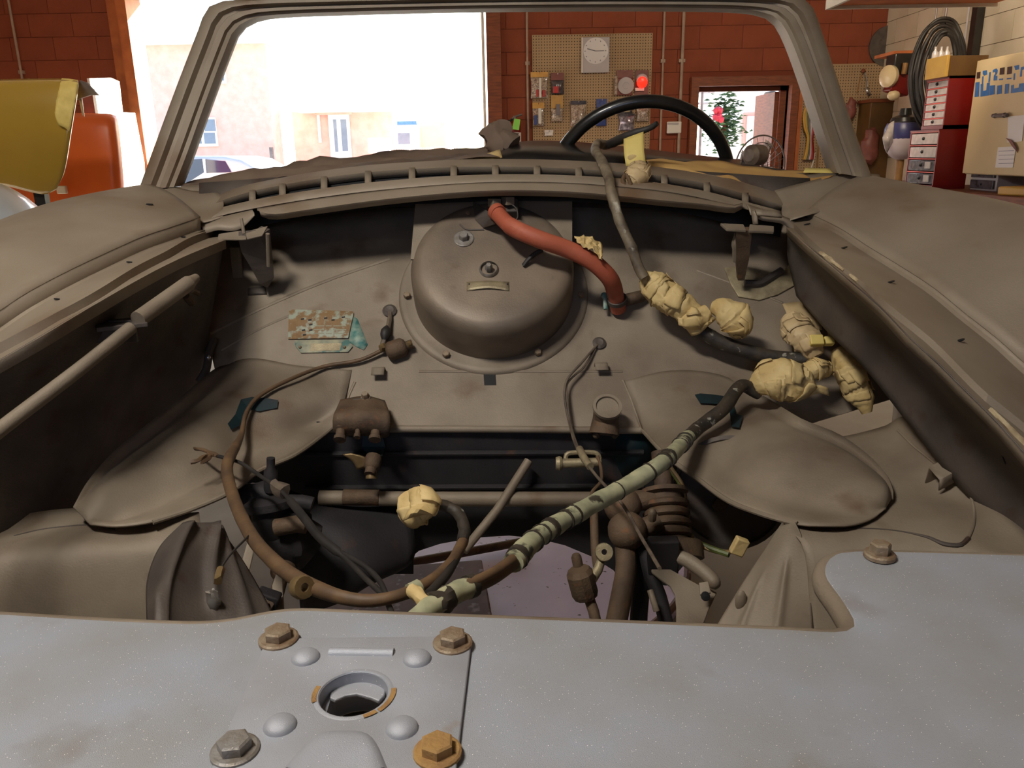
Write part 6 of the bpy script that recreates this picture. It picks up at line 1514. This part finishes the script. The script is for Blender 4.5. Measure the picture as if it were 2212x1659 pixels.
obj('stand_leg', MB().box(P(90, 425, yo + .05) + V((0, 0, -.55)), (.06, .05, 1.2)), 'black', op)
oc = thing('orange_body', 'orange painted car body panel standing behind the olive one', 'car panel', P(140, 440, 5.6))
yo2 = 5.4
rows = [[P(20, 248, yo2 + .1), P(140, 244, yo2 + .1), P(236, 246, yo2 + .1), P(250, 250, yo2 + .14)], [P(20, 262, yo2), P(140, 258, yo2), P(236, 262, yo2), P(256, 268, yo2 + .06)], [P(20, 400, yo2 - .06), P(140, 400, yo2 - .06), P(245, 400, yo2 - .06), P(268, 404, yo2)], [P(20, 600, yo2 - .06), P(140, 600, yo2 - .06), P(250, 600, yo2 - .06), P(275, 604, yo2)]]
obj('skin', MB().loft(rows, 24, 20), 'orange_paint', oc, solid=.01, smooth=70)
obj('trim_knob', MB().box(P(134, 410, yo2 - .1), (.06, .03, .05)), 'white_trim', oc, bevel=.006)
obj('post', MB().box(P(195, 226, yo2 + .25), (.07, .04, .2)), 'card_maroon', oc)
wps = [('white_board', 'white sheet metal board glaring in the sun behind the orange panel', [(193, 169), (240, 168), (258, 176), (266, 245), (282, 430), (282, 1400), (262, 1400), (238, 270), (232, 248), (205, 245)], -3.30),
       ('white_board', 'white upright board leaning beside the garage door jamb', [(258, 242), (292, 244), (312, 350), (316, 440), (316, 1400), (270, 1400)], -3.42)]
for nm, lb, pts, y in wps:
    tag(obj(nm, MB().fill([V((q.x, q.y, max(q.z, 0.0))) for q in [PX(a, b, y) for a, b in pts]]), 'white_paint', solid=.02, smooth=0), lb, 'board')
wcr = thing('white_car', 'white rounded car fender just behind the bare left fender', 'car', P(-150, 700, 2.4))
yo3 = 2.3
rows = [[P(-420, 330, yo3 + .5), P(-200, 350, yo3 + .3), P(0, 396, yo3 + .1), P(60, 428, yo3 + .06), P(110, 470, yo3 + .05)], [P(-420, 340, yo3 + .3), P(-200, 362, yo3 + .1), P(0, 410, yo3 - .1), P(56, 440, yo3 - .1), P(100, 480, yo3 - .08)], [P(-420, 450, yo3), P(-200, 470, yo3 - .15), P(0, 500, yo3 - .25), P(60, 520, yo3 - .25), P(90, 540, yo3 - .2)], [P(-420, 800, yo3), P(-200, 800, yo3 - .15), P(0, 800, yo3 - .25), P(60, 800, yo3 - .25), P(90, 800, yo3 - .2)]]
obj('fender_skin', MB().loft(rows, 30, 24), 'white_paint', wcr, solid=.01, smooth=70)
# ================================================================ outdoors
GZ = -0.10
struct('ground', MB().box((0, 38, GZ - .05), (120, 60, .1)), 'driveway', 'sunlit pale driveway', smooth=0)
def quadbox(px0, py0, px1, py1, y, th):
    a, b = P(px0, py0, y), P(px1, py1, y)
    return MB().box(((a.x + b.x) / 2, y + th / 2, (a.z + b.z) / 2), (b.x - a.x, th, a.z - b.z))
def hbox(px0, py0, px1, y, th, z1=GZ):
    a, b = P(px0, py0, y), P(px1, py0, y)
    return MB().box(((a.x + b.x) / 2, y + th / 2, (a.z + z1) / 2), (b.x - a.x, th, a.z - z1))
hA = thing('house', 'two storey pink brick house wing with white windows', 'house', (-9, 25, GZ))
obj('wall', hbox(150, 95, 572, 22, .8), 'house_brick', hA, smooth=0)
a, b = P(150, 95, 21.7), P(578, 95, 21.7)
obj('eave', MB().box(((a.x + b.x) / 2, 22.3, a.z + .1), (b.x - a.x + .3, 1.4, .25)), 'house_white', hA)
def window(parent, x0, y0, x1, y1, yy):
    w = obj('window', quadbox(x0, y0, x1, y1, yy - .08, .08), 'house_white', parent, smooth=0)
    mx, my = (x0 + x1) / 2, (y0 + y1) / 2
    for (p, q, r, s) in ((x0 + 4, y0 + 4, mx - 2, my - 2), (mx + 2, y0 + 4, x1 - 4, my - 2), (x0 + 4, my + 2, mx - 2, y1 - 6), (mx + 2, my + 2, x1 - 4, y1 - 6)):
        obj('pane', quadbox(p, q, r, s, yy - .10, .02), 'house_glass', w, smooth=0)
window(hA, 405, 254, 470, 316, 22)
window(hA, 440, 108, 488, 180, 22)
ax_ = P(572, 95, 22).x + .02
hB = thing('house', 'low brick house wing with porch door and white eave', 'house', (-3, 27, GZ))
q_ = P(846, 238, 24)
obj('wall', MB().box(((ax_ + q_.x) / 2, 24.5, (q_.z + GZ) / 2), (q_.x - ax_, 1, q_.z - GZ)), 'house_brick', hB, smooth=0)
a, b = V((ax_ + .3, 23.2, P(700, 241, 23.2).z)), P(850, 243, 23.2)
obj('eave', MB().box(((a.x + b.x) / 2, 25.5, a.z + .1), (b.x - a.x, 5.5, .2)), 'house_white', hB)
rr = MB().prism([(a.x, 22.9, a.z + .2), (b.x, 22.9, a.z + .2), (b.x - .5, 26, a.z + 1.6), (a.x, 26, a.z + 1.6)], (0, 1.5, 0))
obj('roof', rr, 'house_white', hB, smooth=0)
dd_ = obj('door', quadbox(708, 248, 760, 345, 23.9, .08), 'house_white', hB, smooth=0)
obj('pane', quadbox(719, 258, 731, 328, 23.88, .03), 'house_glass', dd_, smooth=0)
obj('pane', quadbox(735, 258, 752, 326, 23.88, .03), 'house_glass', dd_, smooth=0)
obj('side_window', quadbox(684, 247, 694, 308, 23.9, .08), 'house_white', hB, smooth=0)
obj('fascia', quadbox(680, 241, 760, 247, 23.8, .1), 'house_brick', hB, smooth=0)
hC = thing('garden_shed', 'white shed with small window and blue roof edge beyond the porch', 'shed', (1, 28, GZ))
obj('wall', hbox(852, 262, 900, 30, 3), 'house_white', hC, smooth=0)
obj('window_pane', quadbox(857, 288, 886, 311, 29.95, .05), 'house_glass', hC, smooth=0)
obj('roof_edge', quadbox(852, 262, 900, 269, 29.7, .3), 'blue_ink', hC, smooth=0)
tag(obj('garden_wall', hbox(905, 265, 960, 31, .5), 'cream', smooth=0), 'pale yellow garden wall beyond the shed', 'garden wall')
fe2 = thing('garden_fence', 'low picket fence in front of the shed', 'fence', (0, 24, GZ))
for k in range(28):
    px = 845 + k * 5.2
    obj('picket', hbox(px, 322 - k * .3, px + 2.6, 23, .03), 'house_brick', fe2, smooth=0)
tag(obj('porch_bench', quadbox(793, 298, 842, 330, 23, .5), 'lavender_plastic', smooth=0, bevel=.02), 'pale plastic box on the house porch', 'box')
tag(obj('meter_post', hbox(581, 318, 588, 21.5, .1), 'grey_metal', smooth=0), 'small grey meter post at the brick corner', 'post')
# parked car outside
pc = thing('parked_car', 'pale blue white estate car parked outside the garage', 'car', (-5.2, 12.5, GZ))
yc = 11.5
prof = [(250, 352), (330, 341), (420, 337), (480, 337), (520, 344), (548, 360), (570, 372), (576, 410), (576, 470), (250, 470)]
obj('body', MB().prism([P(a, b, yc) for a, b in prof], (0, 1.6, 0)), 'car_paint', pc, bevel=.06, smooth=50)
w1 = [(345, 350), (436, 343), (441, 372), (400, 398), (345, 400)]
obj('side_window', MB().prism([P(a, b, yc - .01) for a, b in w1], (0, .05, 0)), 'car_glass', pc)
w2 = [(443, 344), (486, 348), (500, 372), (446, 374)]
obj('side_window', MB().prism([P(a, b, yc - .01) for a, b in w2], (0, .05, 0)), 'car_glass', pc)
obj('pillar', MB().prism([P(437, 343, yc - .02), P(443, 343, yc - .02), P(446, 374, yc - .02), P(441, 374, yc - .02)], (0, .03, 0)), 'car_paint', pc)
for px in (330, 520):
    w_ = P(px, 380, yc)
    obj('wheel', MB().lathe([(.001, -.1), (.2, -.1), (.31, -.09), (.31, .1), (.0001, .1)], (w_.x, yc + .02, GZ + .31), (0, -1, 0), 24), 'black', pc)
# view through the side door
nb_ = thing('neighbour_building', 'pale pink building with narrow window seen through the side door', 'building', (4.5, 14, GZ))
a, b = P(1580, 150, 13), P(1760, 150, 13)
obj('wall', MB().box(((a.x + b.x) / 2, 14, 1.6), (b.x - a.x, 2, 3.4)), 'house_white', nb_, smooth=0)
wn = obj('window', quadbox(1610, 243, 1647, 312, 12.9, .1), 'house_brick', nb_, smooth=0)
obj('pane', quadbox(1616, 251, 1644, 312, 12.86, .04), 'house_white', wn, smooth=0)
lm = tag(obj('wall_lamp', quadbox(1663, 196, 1677, 211, 12.6, .3), 'steel_dark', bevel=.03), 'square dark lamp on the pale building', 'lamp')
bsh = thing('flower_bush', 'green bush with red flowers beside the pale building', 'bush', (4.0, 12.3, GZ))
rb = random.Random(5)
bc_ = P(1566, 255, 12.3)
lf = MB()
for k in range(700):
    d = V((rb.gauss(0, .12), rb.gauss(0, .10), rb.gauss(-.05, .22)))
    p = bc_ + d
    q = Matrix.Rotation(rb.uniform(0, 6), 3, 'Z') @ Matrix.Rotation(rb.uniform(-1, 1), 3, 'X')
    lf.add([p + q @ V(v) for v in ((-.05, 0, 0), (0, -.025, .01), (.05, 0, 0), (0, .025, .01))], [(0, 1, 2, 3)])
tag(obj('leaves', lf, 'foliage', bsh, smooth=0, fixn=False), kind='stuff')
for k in range(7):
    obj('flower', MB().sphere(P(1548 + rb.uniform(-6, 14), 246 + rb.uniform(-10, 18), 12.05), .045, 8, 6, jit=.5, seed=k), 'flower_red', bsh)
obj('stem', MB().tube([(bc_.x, bc_.y, GZ), bc_], .03, 6), 'wood_brown', bsh)
for nm, py in (('fence_rail', 198), ('fence_rail', 222)):
    tag(obj(nm, MB().tube([P(1500, py + 2, 14), P(1585, py, 14)], .02, 6), 'grey_box'), ('upper' if py < 200 else 'lower') + ' thin pale rail seen through the side door', 'rail', 'rails seen through the side door')
tag(obj('garden_pole', MB().tube([P(1518, 186, 12), (P(1518, 186, 12).x, 12, GZ)], .02, 6), 'grey_metal'), 'slim grey pole outside the side door', 'pole')
# lamp fixture that lights the bay (above and behind the photographer)
lampf = thing('ceiling_lamp', 'twin tube shop lamp hanging from the ceiling', 'lamp', (-0.38, 0.20, 2.48))
obj('housing', MB().box((-0.38, 0.20, 2.495), (.62, .24, .06)), 'white_plastic', lampf, bevel=.01)
for x in (-.61, -.15):
    obj('hanger', MB().tube([(x, .20, 2.51), (x, .20, ZC)], .004, 6), 'grey_metal', lampf)
